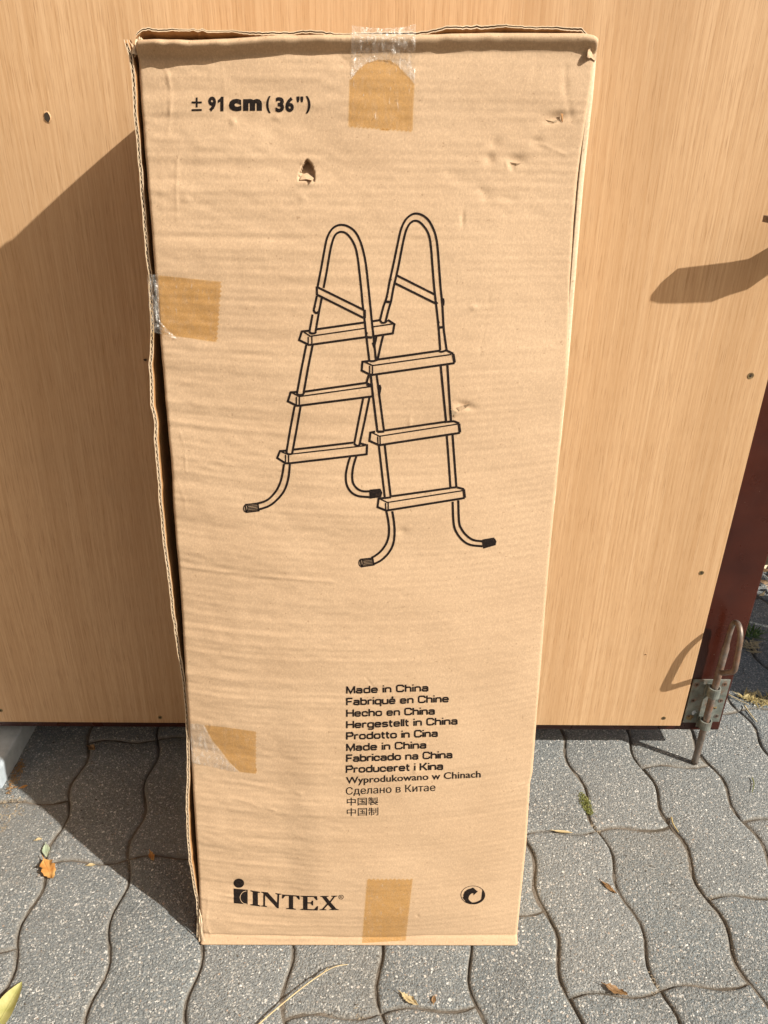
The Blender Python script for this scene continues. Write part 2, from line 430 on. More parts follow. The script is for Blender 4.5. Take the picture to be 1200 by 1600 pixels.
# ------------------------------------------------------------------ the gate
GY = .330; FY = .342
gate = empty('wooden_gate', (-.25, .35, 0), 'beech plywood gate in a maroon painted frame behind the cardboard box', 'gate')
PX1 = .5335; PZ0 = .0805
GX0, GX1, GZ0, GZ1 = -1.08, .608, .0605, 1.90
bm = bmesh.new(); box_bm(bm, GX0+.07, PX1, GY, FY-.0005, PZ0, GZ1-.07, .0007)
ply = bm_obj('plywood_panel', bm, M_PLY, gate)
def board(name, *a, mat=M_PAINT, bev=.002, par=gate):
    bm = bmesh.new(); box_bm(bm, *a, bev); return bm_obj(name, bm, mat, par)
board('gate_stile', PX1-.03, GX1, FY, FY+.045, GZ0, GZ1)
board('gate_stile', GX0, GX0+.105, FY, FY+.045, GZ0, GZ1)
board('bottom_rail', GX0+.1055, PX1-.0305, FY, FY+.045, GZ0-.001, GZ0+.12)
board('top_rail', GX0+.1055, PX1-.0305, FY, FY+.045, GZ1-.1, GZ1-.001)
board('back_board', GX0+.1055, PX1-.0305, FY+.0005, FY+.02, GZ0+.1205, GZ1-.1005, mat=M_PLY, bev=0)
# countersunk screws in the plywood
def screw(x, z, r, y=GY, par=gate, mat=M_SCREW):
    bm = bmesh.new(); seg = 14
    def ring(rr, yy): return [bm.verts.new((x+rr*math.cos(2*math.pi*i/seg), yy, z+rr*math.sin(2*math.pi*i/seg))) for i in range(seg)]
    R = [ring(r*1.05, y-.0001), ring(r, y-.0006), ring(r*.62, y-.0004), ring(r*.5, y-.0002)]
    for a, b in zip(R[:-1], R[1:]):
        for i in range(seg): bm.faces.new((a[i], a[(i+1) % seg], b[(i+1) % seg], b[i]))
    bm.faces.new(R[-1])
    bm_o = bm_obj('screw', bm, mat, par)
    bm = bmesh.new(); box_bm(bm, x-r*.5, x+r*.5, y-.0009, y-.0003, z-r*.12, z+r*.12)
    box_bm(bm, x-r*.12, x+r*.12, y-.00095, y-.00035, z-r*.5, z+r*.5)
    return bm_o, bm
for sx_, sy_, r in ((1, 1110, .0034), (250, 1121, .0034), (1173, 587, .0042), (1096, 895, .0036), (1037, 1122, .0034)):
    p = at_y(sx_, sy_, GY); o, b2 = screw(p[0], p[2], r)
    bm_obj('screw_slot', b2, M_HOLE, o)
for sx_, sy_, rx, rz in ((74, 183, .0034, .0050), (227, 562, .0022, .0016), (1009, 1022, .0009, .0009)):
    p = at_y(sx_, sy_, GY); bm = bmesh.new(); seg = 16
    a = [bm.verts.new((p[0]+rx*1.35*math.cos(2*math.pi*i/seg), GY-.0002, p[2]+rz*1.3*math.sin(2*math.pi*i/seg))) for i in range(seg)]
    b = [bm.verts.new((p[0]+rx*(1+.12*math.sin(3*i))*math.cos(2*math.pi*i/seg), GY-.0010, p[2]+rz*(1+.1*math.cos(2*i))*math.sin(2*math.pi*i/seg))) for i in range(seg)]
    for i in range(seg): bm.faces.new((a[i], a[(i+1) % seg], b[(i+1) % seg], b[i]))
    o = bm_obj('hole_rim', bm, M_PLY, gate)
    bm = bmesh.new(); bm.faces.new([bm.verts.new((v[0], GY-.0006, v[1])) for v in [(p[0]+rx*1.02*math.cos(2*math.pi*i/seg), p[2]+rz*1.02*math.sin(2*math.pi*i/seg)) for i in range(seg)]])
    bm_obj('screw_hole', bm, M_HOLE, o)

# drop bolt: galvanised plate, guide tubes, bent rod
plate = mesh('drop_bolt', *[[], []], None) if False else None
bm = bmesh.new()
pl = [(.541, .0755), (.602, .0755), (.602, .171), (.541, .171)]
box_bm(bm, .5415, .6035, FY-.0025, FY-.0002, .079, .172, .0006)
db = bm_obj('drop_bolt', bm, M_ZINC, gate); db['label'] = 'galvanised drop bolt with a worn bent rod handle'
RX, RY = .5725, .326
bm = bmesh.new(); box_bm(bm, .5640, .5810, FY-.0052, FY-.0027, .072, .150, .001)
bm_obj('raised_rib', bm, M_ZINC, db)
def loop(z0, z1):
    bm = bmesh.new(); seg = 20; ri, ro = .0078, .0100
    for (r0, r1) in ((ri, ro),):
        rings = []
        for z in (z0, z1):
            rings.append([bm.verts.new((RX+r0*math.cos(a), RY+r0*math.sin(a), z)) for a in [2*math.pi*i/seg for i in range(seg)]])
            rings.append([bm.verts.new((RX+r1*math.cos(a), RY+r1*math.sin(a), z)) for a in [2*math.pi*i/seg for i in range(seg)]])
        for i in range(seg):
            j = (i+1) % seg
            bm.faces.new((rings[0][i], rings[0][j], rings[2][j], rings[2][i])); bm.faces.new((rings[1][i], rings[1][j], rings[3][j], rings[3][i]))
            bm.faces.new((rings[0][i], rings[0][j], rings[1][j], rings[1][i])); bm.faces.new((rings[2][i], rings[2][j], rings[3][j], rings[3][i]))
    box_bm(bm, RX-.010, RX+.010, RY+.0085, FY-.0052, z0+.001, z1-.001)
    return bm_obj('guide_loop', bm, M_ZINC, db, smooth=False)
loop(.150, .168); loop(.082, .098)
for (dx, z) in ((-.0235, .162), (.0225, .163), (-.0230, .128), (.0235, .128), (-.0230, .093), (.0235, .094)):
    o, b2 = screw(RX+dx, z, .0040, FY-.0025, db, M_STEEL); bm_obj('screw_slot', b2, M_HOLE, o)
# rod
rr = .0056
path = [(RX, RY, .0005), (RX, RY, .06), (RX, RY, .12), (RX, RY, .18), (RX, RY, .24), (RX, RY, .283), (RX, .322, .299), (RX, .312, .3055), (RX, .301, .302), (RX, .293, .289),
        (RX, .289, .268), (RX, .286, .248), (RX, .2855, .238), (RX, .290, .229), (RX, .300, .220), (RX, .310, .211), (RX, .3185, .204)]
sp = smooth_path(path, 6)
rad = [rr if i < 26 else .0043 for i, p in enumerate(sp)]
bm = bmesh.new(); tube_bm(bm, sp, rad, 14); rod = bm_obj('bolt_rod', bm, M_STEEL, db, smooth=True)
# flaking paint spot on the plate foot
o = board('rust_flake', .5905, .6035, FY-.0040, FY-.0028, .068, .082, mat=M_PAINT, bev=.0008, par=db)

def flake(cx_, cz_, r0_, seed, mat, y):
    q_ = random.Random(seed); bm = bmesh.new(); a_ = []
    for i in range(11):
        t_ = 2*math.pi*i/11; r1_ = r0_*q_.uniform(.6, 1.2); a_.append(bm.verts.new((cx_+r1_*math.cos(t_), y-q_.uniform(0, .0006), cz_+r1_*math.sin(t_))))
    c0 = bm.verts.new((cx_, y-.0014, cz_))
    for i in range(11): bm.faces.new((a_[i], a_[(i+1) % 11], c0))
    return bm_obj('paint_flake', bm, mat, db)
flake(.5515, .0905, .0065, 1, M_SCREW, FY-.0028); flake(.5560, .1020, .0045, 2, M_KERB, FY-.0028); flake(.5900, .1130, .0030, 3, M_SCREW, FY-.0028)
# latch lever: a flat forged bar standing out from the gate, right of the frame's edge
z0 = .893; tanb = 1.655
def lev(px, py):
    s = at_y(px, py, GY); d = (z0-s[2])/1.655; return (s[0]+1.777*d, GY-d)
LP = [lev(*q) for q in ((1016, 466), (1032, 446), (1058, 424), (1100, 419), (1140, 414), (1169, 409), (1200, 391), (1235, 365), (1262, 385), (1235, 408), (1200, 426), (1169, 448), (1137, 458), (1112, 468), (1060, 470), (1030, 470))]
bm = bmesh.new()
a = [bm.verts.new((x, y, z0-.0035)) for x, y in LP]; b = [bm.verts.new((x, y, z0+.0035)) for x, y in LP]
bm.faces.new(a); bm.faces.new(b)
for i in range(len(a)): j = (i+1) % len(a); bm.faces.new((a[i], a[j], b[j], b[i]))
lever = bm_obj('latch_lever', bm, M_STEEL, gate)
bm = bmesh.new(); ex, ey = LP[8]
tube_bm(bm, [(ex-.008, ey+.004, z0-.002), (ex+.02, ey+.02, z0-.01), (ex+.03, FY-.004, z0-.02), (ex+.03, FY+.001, z0-.02)], .007)
bm_obj('lever_pivot', bm, M_STEEL, lever, smooth=True)

# hinge post far left (outside the frame) that carries the gate
post = tag(board('gate_post', -1.20, -1.10, .33, .43, -.05, 2.0, mat=M_PAINT, bev=.004, par=None), 'maroon post carrying the gate at its left end', 'post')
for z in (.35, 1.6):
    board('hinge', -1.105, -1.0, FY-.004, FY-.0005, z, z+.05, mat=M_ZINC, bev=.0008)
hw = empty('bounce_wall', (-3.1, -1.2, 0), 'ochre plaster wall added out of view on the left to bounce warm light', 'bounce wall')  # unseen wall added so its sunlit ochre face warms the shaded side
board('plaster_face', -3.35, -3.1, -4.0, .45, .25, 3.2, mat=M_PLASTER, par=hw, bev=.004)
board('plinth', -3.38, -3.07, -4.0, .47, -.05, .249, mat=M_KERB, par=hw, bev=.006)
wall = empty('blocker_wall', (-.7, .52, 0), 'dark vertical boards added unseen behind the gate to darken the gap below it', 'wall')  # unseen boards added to block light coming in under the gate
for i in range(15):
    board('blocker_board', -2.1+i*.175, -2.1+i*.175+.172, .50+(i % 2)*.004, .52+(i % 2)*.004, -.04, 2.1, mat=M_PAINT, par=wall, bev=.002)
# picket fence continuing to the right of the gate
fence = empty('picket_fence', (1.35, .37, 0), 'weathered picket fence standing to the right of the gate', 'fence')
for x0, x1 in ((.985, 1.125), (1.155, 1.37), (1.385, 1.50), (1.54, 1.64), (1.68, 1.78)):
    board('picket', x0, x1, .36, .382, -.04, .95, mat=M_PAINT, par=fence, bev=.003)
for z in (.62, .86):
    board('fence_rail', .96, 1.90, .3825, .42, z, z+.06, mat=M_PAINT, par=fence, bev=.003)

# ------------------------------------------------------------------ the cardboard box
LEAN = math.radians(10.19)
UX = np.array([1., 0, 0]); UU = np.array([0, math.sin(LEAN), math.cos(LEAN)]); NN = np.array([0, -math.cos(LEAN), math.sin(LEAN)])
HT = 1.083; TD = .140
def uw0(px, py, off=0.0):
    d = ray(px, py); o = NN*off
    t = ((o-CAM)@NN)/(d@NN); p = CAM+d*t
    return p@UX, p@UU
def pxs(poly, off=0.0):
    return np.array([uw0(x, y, off) for x, y in poly])
def P3(u, w, h):
    u = np.asarray(u, float); w = np.asarray(w, float); h = np.asarray(h, float)
    return u[..., None]*UX + w[..., None]*UU + h[..., None]*NN
LE = pxs([(312, 1476), (316, 1464), (311, 1412), (308, 1360), (303, 1280), (298, 1200), (294, 1131), (293, 1108), (285.7, 980), (279.3, 885), (271.9, 800), (267.6, 717), (264, 687),
          (255.7, 593), (249.3, 519), (243, 440), (236, 350), (226, 240), (218, 131), (215.6, 84), (216, 60)])
RE = pxs([(808, 1476), (808.5, 1460), (822.8, 1317.6), (828.8, 1224), (832.5, 1208), (839, 1120), (857.5, 892), (872.5, 733), (887, 590), (891, 500), (892, 440), (898, 345), (905, 268), (916, 190), (926, 130), (931, 90), (933, 56)])
def interp(T, w): o = np.argsort(T[:, 1]); return np.interp(w, T[o, 1], T[o, 0])
uL = lambda w: interp(LE, w); uR = lambda w: interp(RE, w)
TOPP = pxs([(210, 66), (219, 63), (300, 65), (347, 63), (440, 56), (550, 55), (650, 55), (760, 52), (910, 52), (925, 55), (935, 60)])
def wT(u): return np.interp(u, TOPP[:, 0], TOPP[:, 1])
PROT = lambda u: np.interp(u, [-.22, -.19, -.10, 0, .22], [.006, .0150, .0125, .0095, .0090])
# ---- relief of the front panel
CRE = []   # creases: polyline(px), width, height (m)
CREASES = [([(218, 84), (240, 90), (255, 100), (263, 118), (268, 150), (266, 180), (262, 210)], .0018, .0013),
           ([(279, 883), (330, 888), (400, 894), (520, 902)], .0022, .0009), ([(300, 1237), (340, 1240), (430, 1262)], .0025, .0010),
           ([(303, 1213), (380, 1222), (470, 1234)], .003, .0008), ([(309, 1391), (350, 1400), (400, 1404)], .002, .0009),
           ([(325, 1402), (322, 1440), (330, 1462)], .0016, .0008),
           ([(800, 1228), (829, 1221)], .0012, .0012), ([(835, 224), (850, 227), (884, 242)], .0014, .0008),
           ([(700, 272), (735, 285), (762, 305), (800, 312)], .005, -.0012), ([(760, 315), (790, 335), (840, 330)], .006, -.0010),
           ([(764, 455), (755, 510), (748, 560)], .0016, -.0004), ([(572, 1050), (585, 1068)], .0010, -.0007),
           ([(883, 95), (884, 150), (893, 185)], .003, -.0010), ([(840, 90), (830, 150), (838, 200)], .004, -.0005),
           ([(790, 255), (792, 262)], .0012, .001), ([(277, 745), (290, 780), (292, 800)], .0014, .0006),
           ([(282, 675), (290, 700), (292, 735)], .0012, .0006), ([(330, 1130), (326, 1150)], .0016, .0007),
           ([(277, 250), (276, 300), (278, 345)], .0018, .0005), ([(252, 240), (255, 330)], .003, .0004),
           ([(330, 97), (331, 130)], .002, .0003), ([(345, 92), (352, 135), (350, 180)], .0015, .0003),
           ([(350, 188), (362, 187)], .0009, .0005)]
DENTS = [(870, 184, .012, .0045, -.0032, 10), (764, 249, .005, .005, -.0018, 0), (806, 250, .009, .0045, -.0025, 0), (772, 225, .006, .004, -.0014, 20),
         (838, 222, .006, .004, -.0014, 0), (628, 825, .006, .005, -.0014, 0), (727, 632, .010, .0035, -.0020, -15), (708, 640, .004, .004, .0014, 0),
         (365, 191, .003, .003, .0010, 0), (434, 184, .005, .003, .0010, 0), (473, 310, .004, .003, .0008, 0), (800, 262, .003, .003, -.0014, 0),
         (640, 657, .002, .005, .0007, 0), (652, 1425, .002, .002, -.0010, 0), (722, 342, .002, .008, -.001, 0), (739, 480, .004, .003, .0009, 0),
         (292, 311, .005, .004, .0010, 0), (648, 1195, .003, .004, .0009, 0), (560, 315, .012, .004, -.0006, 30), (330, 1165, .03, .02, -.0012, 0), (300, 1050, .02, .006, .0008, 0)]
CREU = [(pxs(p), wd, ht) for p, wd, ht in CREASES]
DENU = [(*uw0(x, y), rx, ry, d, math.radians(a)) for x, y, rx, ry, d, a in DENTS]
HOLE = pxs([(466, 283), (469, 270), (474, 258), (480, 249), (487, 258), (491, 267), (493, 284)])
def height(u, w):
    u = np.asarray(u, float); w = np.asarray(w, float)
    wt = wT(u); e = wt-w
    k = np.interp(w, [0, .05, .45, .8, 1.0, 1.1], [.002, .007, .0145, .010, .004, .002])
    h = k*(1-(np.clip((u+.005)/.222, -1, 1))**2)
    # washboard ridges of the corrugated board: long lines along u, uneven in spacing and depth
    ww = w - .018*(u/.2)**2*sstep(.95, .55, w) + .0035*vnoise(u, w, .45, .25, 3) + np.where(u < -.05, (u+.05)*-.07*sstep(.75, .4, w), 0) 
    m = .55+.45*vnoise(u, w, .09, .035, 5); left = .45+.95*sstep(.10, -.16, u)+.35*sstep(.8, 1.0, w)
    rid = .55*vnoise(u*.25, ww, .1, .011, 21)+.36*vnoise(u*.3, ww, .1, .0062, 22)+.55*vnoise(u*.3, ww, .1, .026, 23)
    mm = vnoise(u, w, .05, .02, 25)
    h = h + rid*.00112*m*left
    h = h + .00011*np.sin(2*np.pi*ww/.0078)*(.5+.5*mm)
    h = h + .0011*vnoise(u, w, .075, .05, 8) + .00022*vnoise(u, w, .014, .006, 9)*left
    for T, wd, ht in CREU:
        dmin = np.full(u.shape, 9.)
        for a, b in zip(T[:-1], T[1:]):
            ab = b-a; t = np.clip(((u-a[0])*ab[0]+(w-a[1])*ab[1])/(ab@ab), 0, 1)
            dmin = np.minimum(dmin, np.hypot(u-a[0]-ab[0]*t, w-a[1]-ab[1]*t))
        h = h + .85*ht*np.exp(-(dmin/wd)**2)*(.55+.45*vnoise(u, w, .012, .012, 61))
    for cx_, cy_, rx, ry, d, a in DENU:
        du, dw = u-cx_, w-cy_; x = du*math.cos(a)+dw*math.sin(a); y = -du*math.sin(a)+dw*math.cos(a)
        h = h + d*np.exp(-(x/rx)**2-(y/ry)**2)
    # the buckle down the lower left: the board turns away left of a soft vertical bend
    uc = -.062+.012*np.sin(w*9)
    h = h - .0042*sstep(0, .055, uc-u)*sstep(.03, .09, w)*sstep(.42, .26, w)
    # punched tongue: the board pushed in, hinged along its lower edge
    ins = np.zeros(u.shape, bool); n = len(HOLE)
    for i in range(n):
        a, b = HOLE[i], HOLE[(i+1) % n]
        c = ((a[1] > w) != (b[1] > w)) & (u < (b[0]-a[0])*(w-a[1])/(b[1]-a[1]+1e-12)+a[0]); ins ^= c
    wb = HOLE[0][1]; wtp = HOLE[3][1]
    dep = np.clip((w-wb)/(wtp-wb), 0, 1)
    h = h - np.where(ins, .003+.011*dep, 0)
    h = h + .0012*np.exp(-(((u-HOLE[3][0])/.012)**2+((w-(wb-.003))/.003)**2))
    # folded lip at the top
    p = PROT(u)*(1+.18*vnoise(u, w*0, .05, 1, 31)+.10*vnoise(u, w*0, .012, 1, 32)); r1 = .0050
    lip = np.where(e < r1, p*np.sqrt(np.clip(1-(1-np.clip(e, 0, r1)/r1)**2, 0, 1)), p*(1-sstep(r1, r1+.0115, e)))
    base = h*sstep(0, .03, e)
    h = base+lip
    # crushed foot that flares forward
    fl = .0115+.0018*vnoise(u, w*0, .06, 1, 41)
    h = h*sstep(-.002, .012, w) + .0062*np.clip(1-w/fl, 0, 1) - .0008*np.exp(-((w-fl)/.0018)**2)
    return h
box = empty('cardboard_box', (0, .07, 0), 'tall flattened brown cardboard box printed with a black pool ladder drawing', 'cardboard box')
NR, NC = 860, 350
tt = np.linspace(0, 1, NR)**1.0; ss = np.linspace(0, 1, NC)
T, S = np.meshgrid(tt, ss, indexing='ij')
Wr = T*HT*.98
for _ in range(3):
    U_ = uL(Wr)+(uR(Wr)-uL(Wr))*S; Wr = T*wT(U_)
U_ = uL(Wr)+(uR(Wr)-uL(Wr))*S
Hh = height(U_, Wr)
# left and right edge rounding
ed = np.minimum(S, 1-S)*(uR(Wr)-uL(Wr)); Hh = Hh - .0022*np.clip(1-ed/.0035, 0, 1)**2
FP = P3(U_, Wr, Hh)
ul, ur = U_[-1], U_[-1]
extra = []
for dz, back in ((.0004, .0015), (.0002, .004), (-.001, .010), (-.002, .022)):
    extra.append(P3(U_[-1], Wr[-1]+dz, Hh[-1]-back))
FP = np.concatenate([FP, np.array(extra)], 0)
# skirts along both side edges
Lk = FP[:, :1]-NN*.0042+UX*.0006; Rk = FP[:, -1:]-NN*.0042-UX*.0006
FP = np.concatenate([Lk, FP, Rk], 1)
bot = FP[:1]-NN*.006; bot[..., 2] += .0002
FP = np.concatenate([bot, FP], 0)
front = grid_mesh('front_panel', FP, M_KRAFT, box)
front['label'] = 'creased front panel with the printing'

# left side panel with its raw corrugated edge
SE = pxs([(310, 1470), (311, 1440), (309, 1412), (305, 1390), (298, 1350), (294.4, 1300), (293, 1260), (295, 1215), (294, 1150), (291.5, 1104), (285.7, 1055), (277, 1002), (269.7, 949), (263.4, 891), (258, 853), (252.7, 800),
          (256, 836), (251, 776), (247.8, 734), (243.6, 685), (244, 666), (242, 647), (238.5, 636), (237, 596), (235.5, 566), (237.5, 549), (239, 515), (236, 470), (235, 427), (230, 397), (227, 353), (223, 310), (218, 233), (213, 167), (211, 110), (207, 87), (200, 62)])
uS = lambda w: interp(SE, w)
n = 330; wS = np.linspace(0, SE[:, 1].max(), n); sx_ = uS(wS)+.0005*vnoise(wS, wS*0, .01, 1, 55)
dep = np.array([0, .0008, .003, .008, .02, .045, .08, .12, TD-.004])
REC = .0062*sstep(1.05, .95, wS)
def side_sheet(off):
    P = np.zeros((n, len(dep), 3))
    for j, d in enumerate(dep):
        f = (d/(TD-.004))**.8; base = sx_*(1-f)+(-.2125)*f
        P[:, j] = P3(base+off, np.minimum(wS, 1.06-.02*f) if d > .03 else wS, -d-REC)
    return P
A = side_sheet(-.0036); B = side_sheet(0)
P = np.concatenate([A[:, ::-1], A[:, :1]+UX*.00075], 1)
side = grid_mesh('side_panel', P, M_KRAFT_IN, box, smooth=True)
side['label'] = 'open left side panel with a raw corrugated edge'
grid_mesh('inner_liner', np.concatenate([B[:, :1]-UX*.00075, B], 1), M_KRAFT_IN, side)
# raw front edges of the two liners and the flute between them
def strip(x0, x1, d, name):
    P = np.stack([P3(sx_+x0, wS, d-REC), P3(sx_+x1, wS, d-REC)], 1)
    return grid_mesh(name, P, M_RAW, side)
strip(-.0037, -.0027, .0003, 'liner_edge'); strip(-.0009, .0001, .0003, 'liner_edge')
wf = np.arange(0.004, wS[-1]-.002, .00095); ph = np.abs(((wf/.0074) % 1)*2-1); ph = ph*ph*(3-2*ph)
ph = np.clip(ph+.12*vnoise(wf, wf*0, .006, 1, 66), 0, 1)
sf = np.interp(wf, wS, sx_)
c = sf-.0028+.0018*ph
rf = np.interp(wf, wS, REC)
P = np.stack([P3(c-.0003, wf, .0001-rf), P3(c+.0003, wf, .0001-rf), P3(c+.0003, wf, -.012-rf)], 1)
grid_mesh('flute', P, M_RAW, side, smooth=False)

# right side panel: its pale edge peeks out beyond the front panel in the upper half
RS = pxs([(808, 1470), (839, 1120), (857.5, 892), (872.5, 733), (886.5, 600), (895.5, 490), (903, 396), (912.5, 284), (921, 205), (927, 152), (931, 107), (933.5, 62)])
wR = np.linspace(.002, RS[:, 1].max()-.004, 160); ux = interp(RS, wR)+.0002
off = np.interp(wR, [0, .55, .62, 1.07], [-.006, -.006, -.0012, -.0012])
cols = []
for d, dx in ((.0, -.0055), (.0, -.0045), (.0001, -.003), (-.0001, -.0008), (-.0010, 0), (-.01, .0006), (-.05, 0), (-.13, -.004)):
    f = max(0, -d)/.13
    cols.append(P3((ux+dx)*(1-f)+.2125*f, wR, off+d))
cols.insert(0, P3(ux-.0055, wR, off-.02))
rs = grid_mesh('side_panel', np.stack(cols, 1)[:, ::1], M_RAW, box)
rs['label'] = 'right side panel whose pale folded edge stands proud'
# rear panel, bottom and lower inner flap
def plate_panel(name, pts, t, mat=M_KRAFT, par=box):
    """closed slab on the points pts=(u,w,h) with thickness t along the last given normal"""
    a = [Vector(P3(*p)) for p in pts]; nrm = (a[1]-a[0]).cross(a[3]-a[0]).normalized()*t
    vs_ = a+[p+nrm for p in a]; fs = [(0, 1, 2, 3), (7, 6, 5, 4), (0, 4, 5, 1), (1, 5, 6, 2), (2, 6, 7, 3), (3, 7, 4, 0)]
    return mesh(name, vs_, fs, mat, par)
plate_panel('rear_panel', [(-.214, .027, -TD), (.214, .027, -TD), (.214, 1.055, -TD), (-.214, 1.055, -TD)], -.004)
plate_panel('bottom_panel', [(-.212, .0045, -.006), (.212, .0045, -.006), (.212, .030, -TD+.004), (-.212, .030, -TD+.004)], .004)
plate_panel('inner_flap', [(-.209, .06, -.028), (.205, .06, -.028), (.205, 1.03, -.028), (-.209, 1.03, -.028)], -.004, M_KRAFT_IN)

# top flap: hinged at the rear, its torn front edge lifted a little above the lip
FE = [(213, 56), (217, 50), (223, 45.5), (232, 44), (250, 46), (270, 45), (296, 45), (330, 47), (370, 48), (410, 50), (440, 50), (470, 46), (500, 47), (530, 53), (560, 52), (600, 50), (650, 50), (680, 45), (700, 41), (730, 40), (760, 38.5), (800, 39), (850, 41), (885, 42), (908, 43), (912, 47), (918, 53)]
hf = -.002
fe = pxs(FE, hf); m = 220
uu = np.linspace(fe[0, 0], fe[-1, 0], m); wf_ = np.interp(uu, fe[:, 0], fe[:, 1])
rag = .0006*vnoise(uu, uu*0, .004, 1, 71)+.0004*vnoise(uu, uu*0, .0016, 1, 72)
hrag = .003*vnoise(uu, uu*0, .03, 1, 73)
rows = []
for f in np.linspace(0, 1, 9):
    d = hf + hrag*(1-f) - (TD-.003)*f
    u_ = uu*(1-f)+np.linspace(-.212, .212, m)*f
    sag = .004*math.sin(math.pi*f)
    rows.append(P3(u_, (wf_+rag*(1-f))*(1-f)+1.056*f+sag, d*np.ones(m)))
U1 = np.array(rows)
TH3 = .0032*UU
edge = .0008*vnoise(uu, uu*0, .006, 1, 75)
Lo = U1-TH3*(.75+.35*vnoise(uu, uu*0, .03, 1, 76))[None, :, None]
tf = grid_mesh('top_flap', np.concatenate([U1[::-1], U1[:1]-TH3*.22], 0), M_KRAFT, box)
tf['label'] = 'torn top flap lifted above the folded lip'
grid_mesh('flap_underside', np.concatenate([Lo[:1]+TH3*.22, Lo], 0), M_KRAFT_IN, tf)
grid_mesh('flute', np.stack([U1[0]-TH3*.2-NN*.0015, Lo[0]+TH3*.2-NN*.0015], 0), M_KRAFT, tf)
grid_mesh('liner_edge', np.stack([U1[0]+NN*.0003, U1[0]-TH3*.25+NN*.0003], 0), M_RAW, tf)
grid_mesh('liner_edge', np.stack([Lo[0]+TH3*.25+NN*.0003, Lo[0]+NN*.0003], 0), M_RAW, tf)
# crumpled corner tufts at both upper corners
def tuft(name, pts, amp, seed, mat, nx=14):
    q = [np.array(P3(*p)) for p in pts]; s = np.linspace(0, 1, nx); A_, B_ = np.meshgrid(s, s, indexing='ij')
    P = (q[0]*(1-A_)[..., None]+q[1]*A_[..., None])*(1-B_)[..., None]+(q[3]*(1-A_)[..., None]+q[2]*A_[..., None])*B_[..., None]
    P = P + NN*(amp*vnoise(A_, B_, .22, .3, seed))[..., None] + UU*(amp*.6*vnoise(A_, B_, .3, .22, seed+1))[..., None]
    return grid_mesh(name, P, mat, box)
a = uw0(206, 84); b = uw0(219, 88); c_ = uw0(222, 62); d_ = uw0(213, 54)
tuft('torn_corner', [(*a, .001), (*b, .003), (*c_, -.002), (*d_, -.006)], .003, 81, M_RAW)
a = uw0(197, 62); b = uw0(203, 60); c_ = uw0(214, 84); d_ = uw0(210, 90)
tuft('torn_corner', [(*a, -.004), (*b, -.002), (*c_, .001), (*d_, .000)], .0015, 83, M_KRAFT)
a = uw0(915, 90); b = uw0(932, 95); c_ = uw0(934, 61); d_ = uw0(922, 58)
tuft('crushed_corner', [(*a, .004), (*b, .000), (*c_, .001), (*d_, .004)], .0022, 85, M_KRAFT)
a = uw0(905, 53); b = uw0(932, 61); c_ = uw0(918, 47); d_ = uw0(908, 43)
tuft('crushed_corner', [(*a, -.002), (*b, -.004), (*c_, -.02), (*d_, -.01)], .003, 87, M_KRAFT)
# bottom left corner: folded tongue of the side panel
a = uw0(310, 1471); b = uw0(322, 1469); c_ = uw0(312, 1420); d_ = uw0(309, 1425)
tuft('crushed_corner', [(*a, .001), (*b, .004), (*c_, -.001), (*d_, -.003)], .002, 89, M_RAW)
# split tongue inside the punched hole and frayed bits at the tears
def bit(name, px, hs, mat=M_RAW, par=None):
    v = [P3(*uw0(x, y), height(*uw0(x, y))+h) for (x, y), h in zip(px, hs)]
    return mesh(name, v, [tuple(range(len(px)))], mat, par or box)
bit('torn_paper', [(469, 282), (474, 272), (480, 270), (491, 279), (490, 284), (480, 281)], [.0035, .003, .0028, .0035, .0045, .0048], M_KRAFT)
bit('torn_paper', [(703, 637), (712, 641), (714, 647), (708, 645), (705, 648)], [.0006, .0018, .0022, .0010, .0006])
bit('torn_paper', [(712, 634), (722, 631), (733, 628), (726, 636), (716, 640)], [.001, .003, .0035, .0005, .0005], M_KRAFT)
bit('torn_paper', [(851, 187), (862, 190), (874, 187), (866, 192), (856, 191)], [.0008, .0022, .002, .0005, .0005])
bit('torn_paper', [(876, 177), (880, 178), (879, 192), (877, 189)], [.0015, .001, .0006, .0006], M_KRAFT_IN)
bit('torn_paper', [(796, 254), (806, 256), (814, 256), (806, 259), (799, 258)], [.0008, .0022, .0008, .0004, .0004], M_KRAFT)

# ------------------------------------------------------------------ printing on the front panel
def px_to_panel(px, off=.0003):
    px = np.asarray(px, float); out = np.zeros((len(px), 3))
    D = fw[None]+rt[None]*((px[:, :1]-PW/2)/F_PX)-up[None]*((px[:, 1:2]-PH/2)/F_PX)
    h = np.zeros(len(px))
    for _ in range(4):
        t = (h-CAM@NN)/(D@NN); p = CAM+D*t[:, None]
        u, w = p@UX, p@UU; h = height_f(u, w)+off
    return P3(u, w, h)
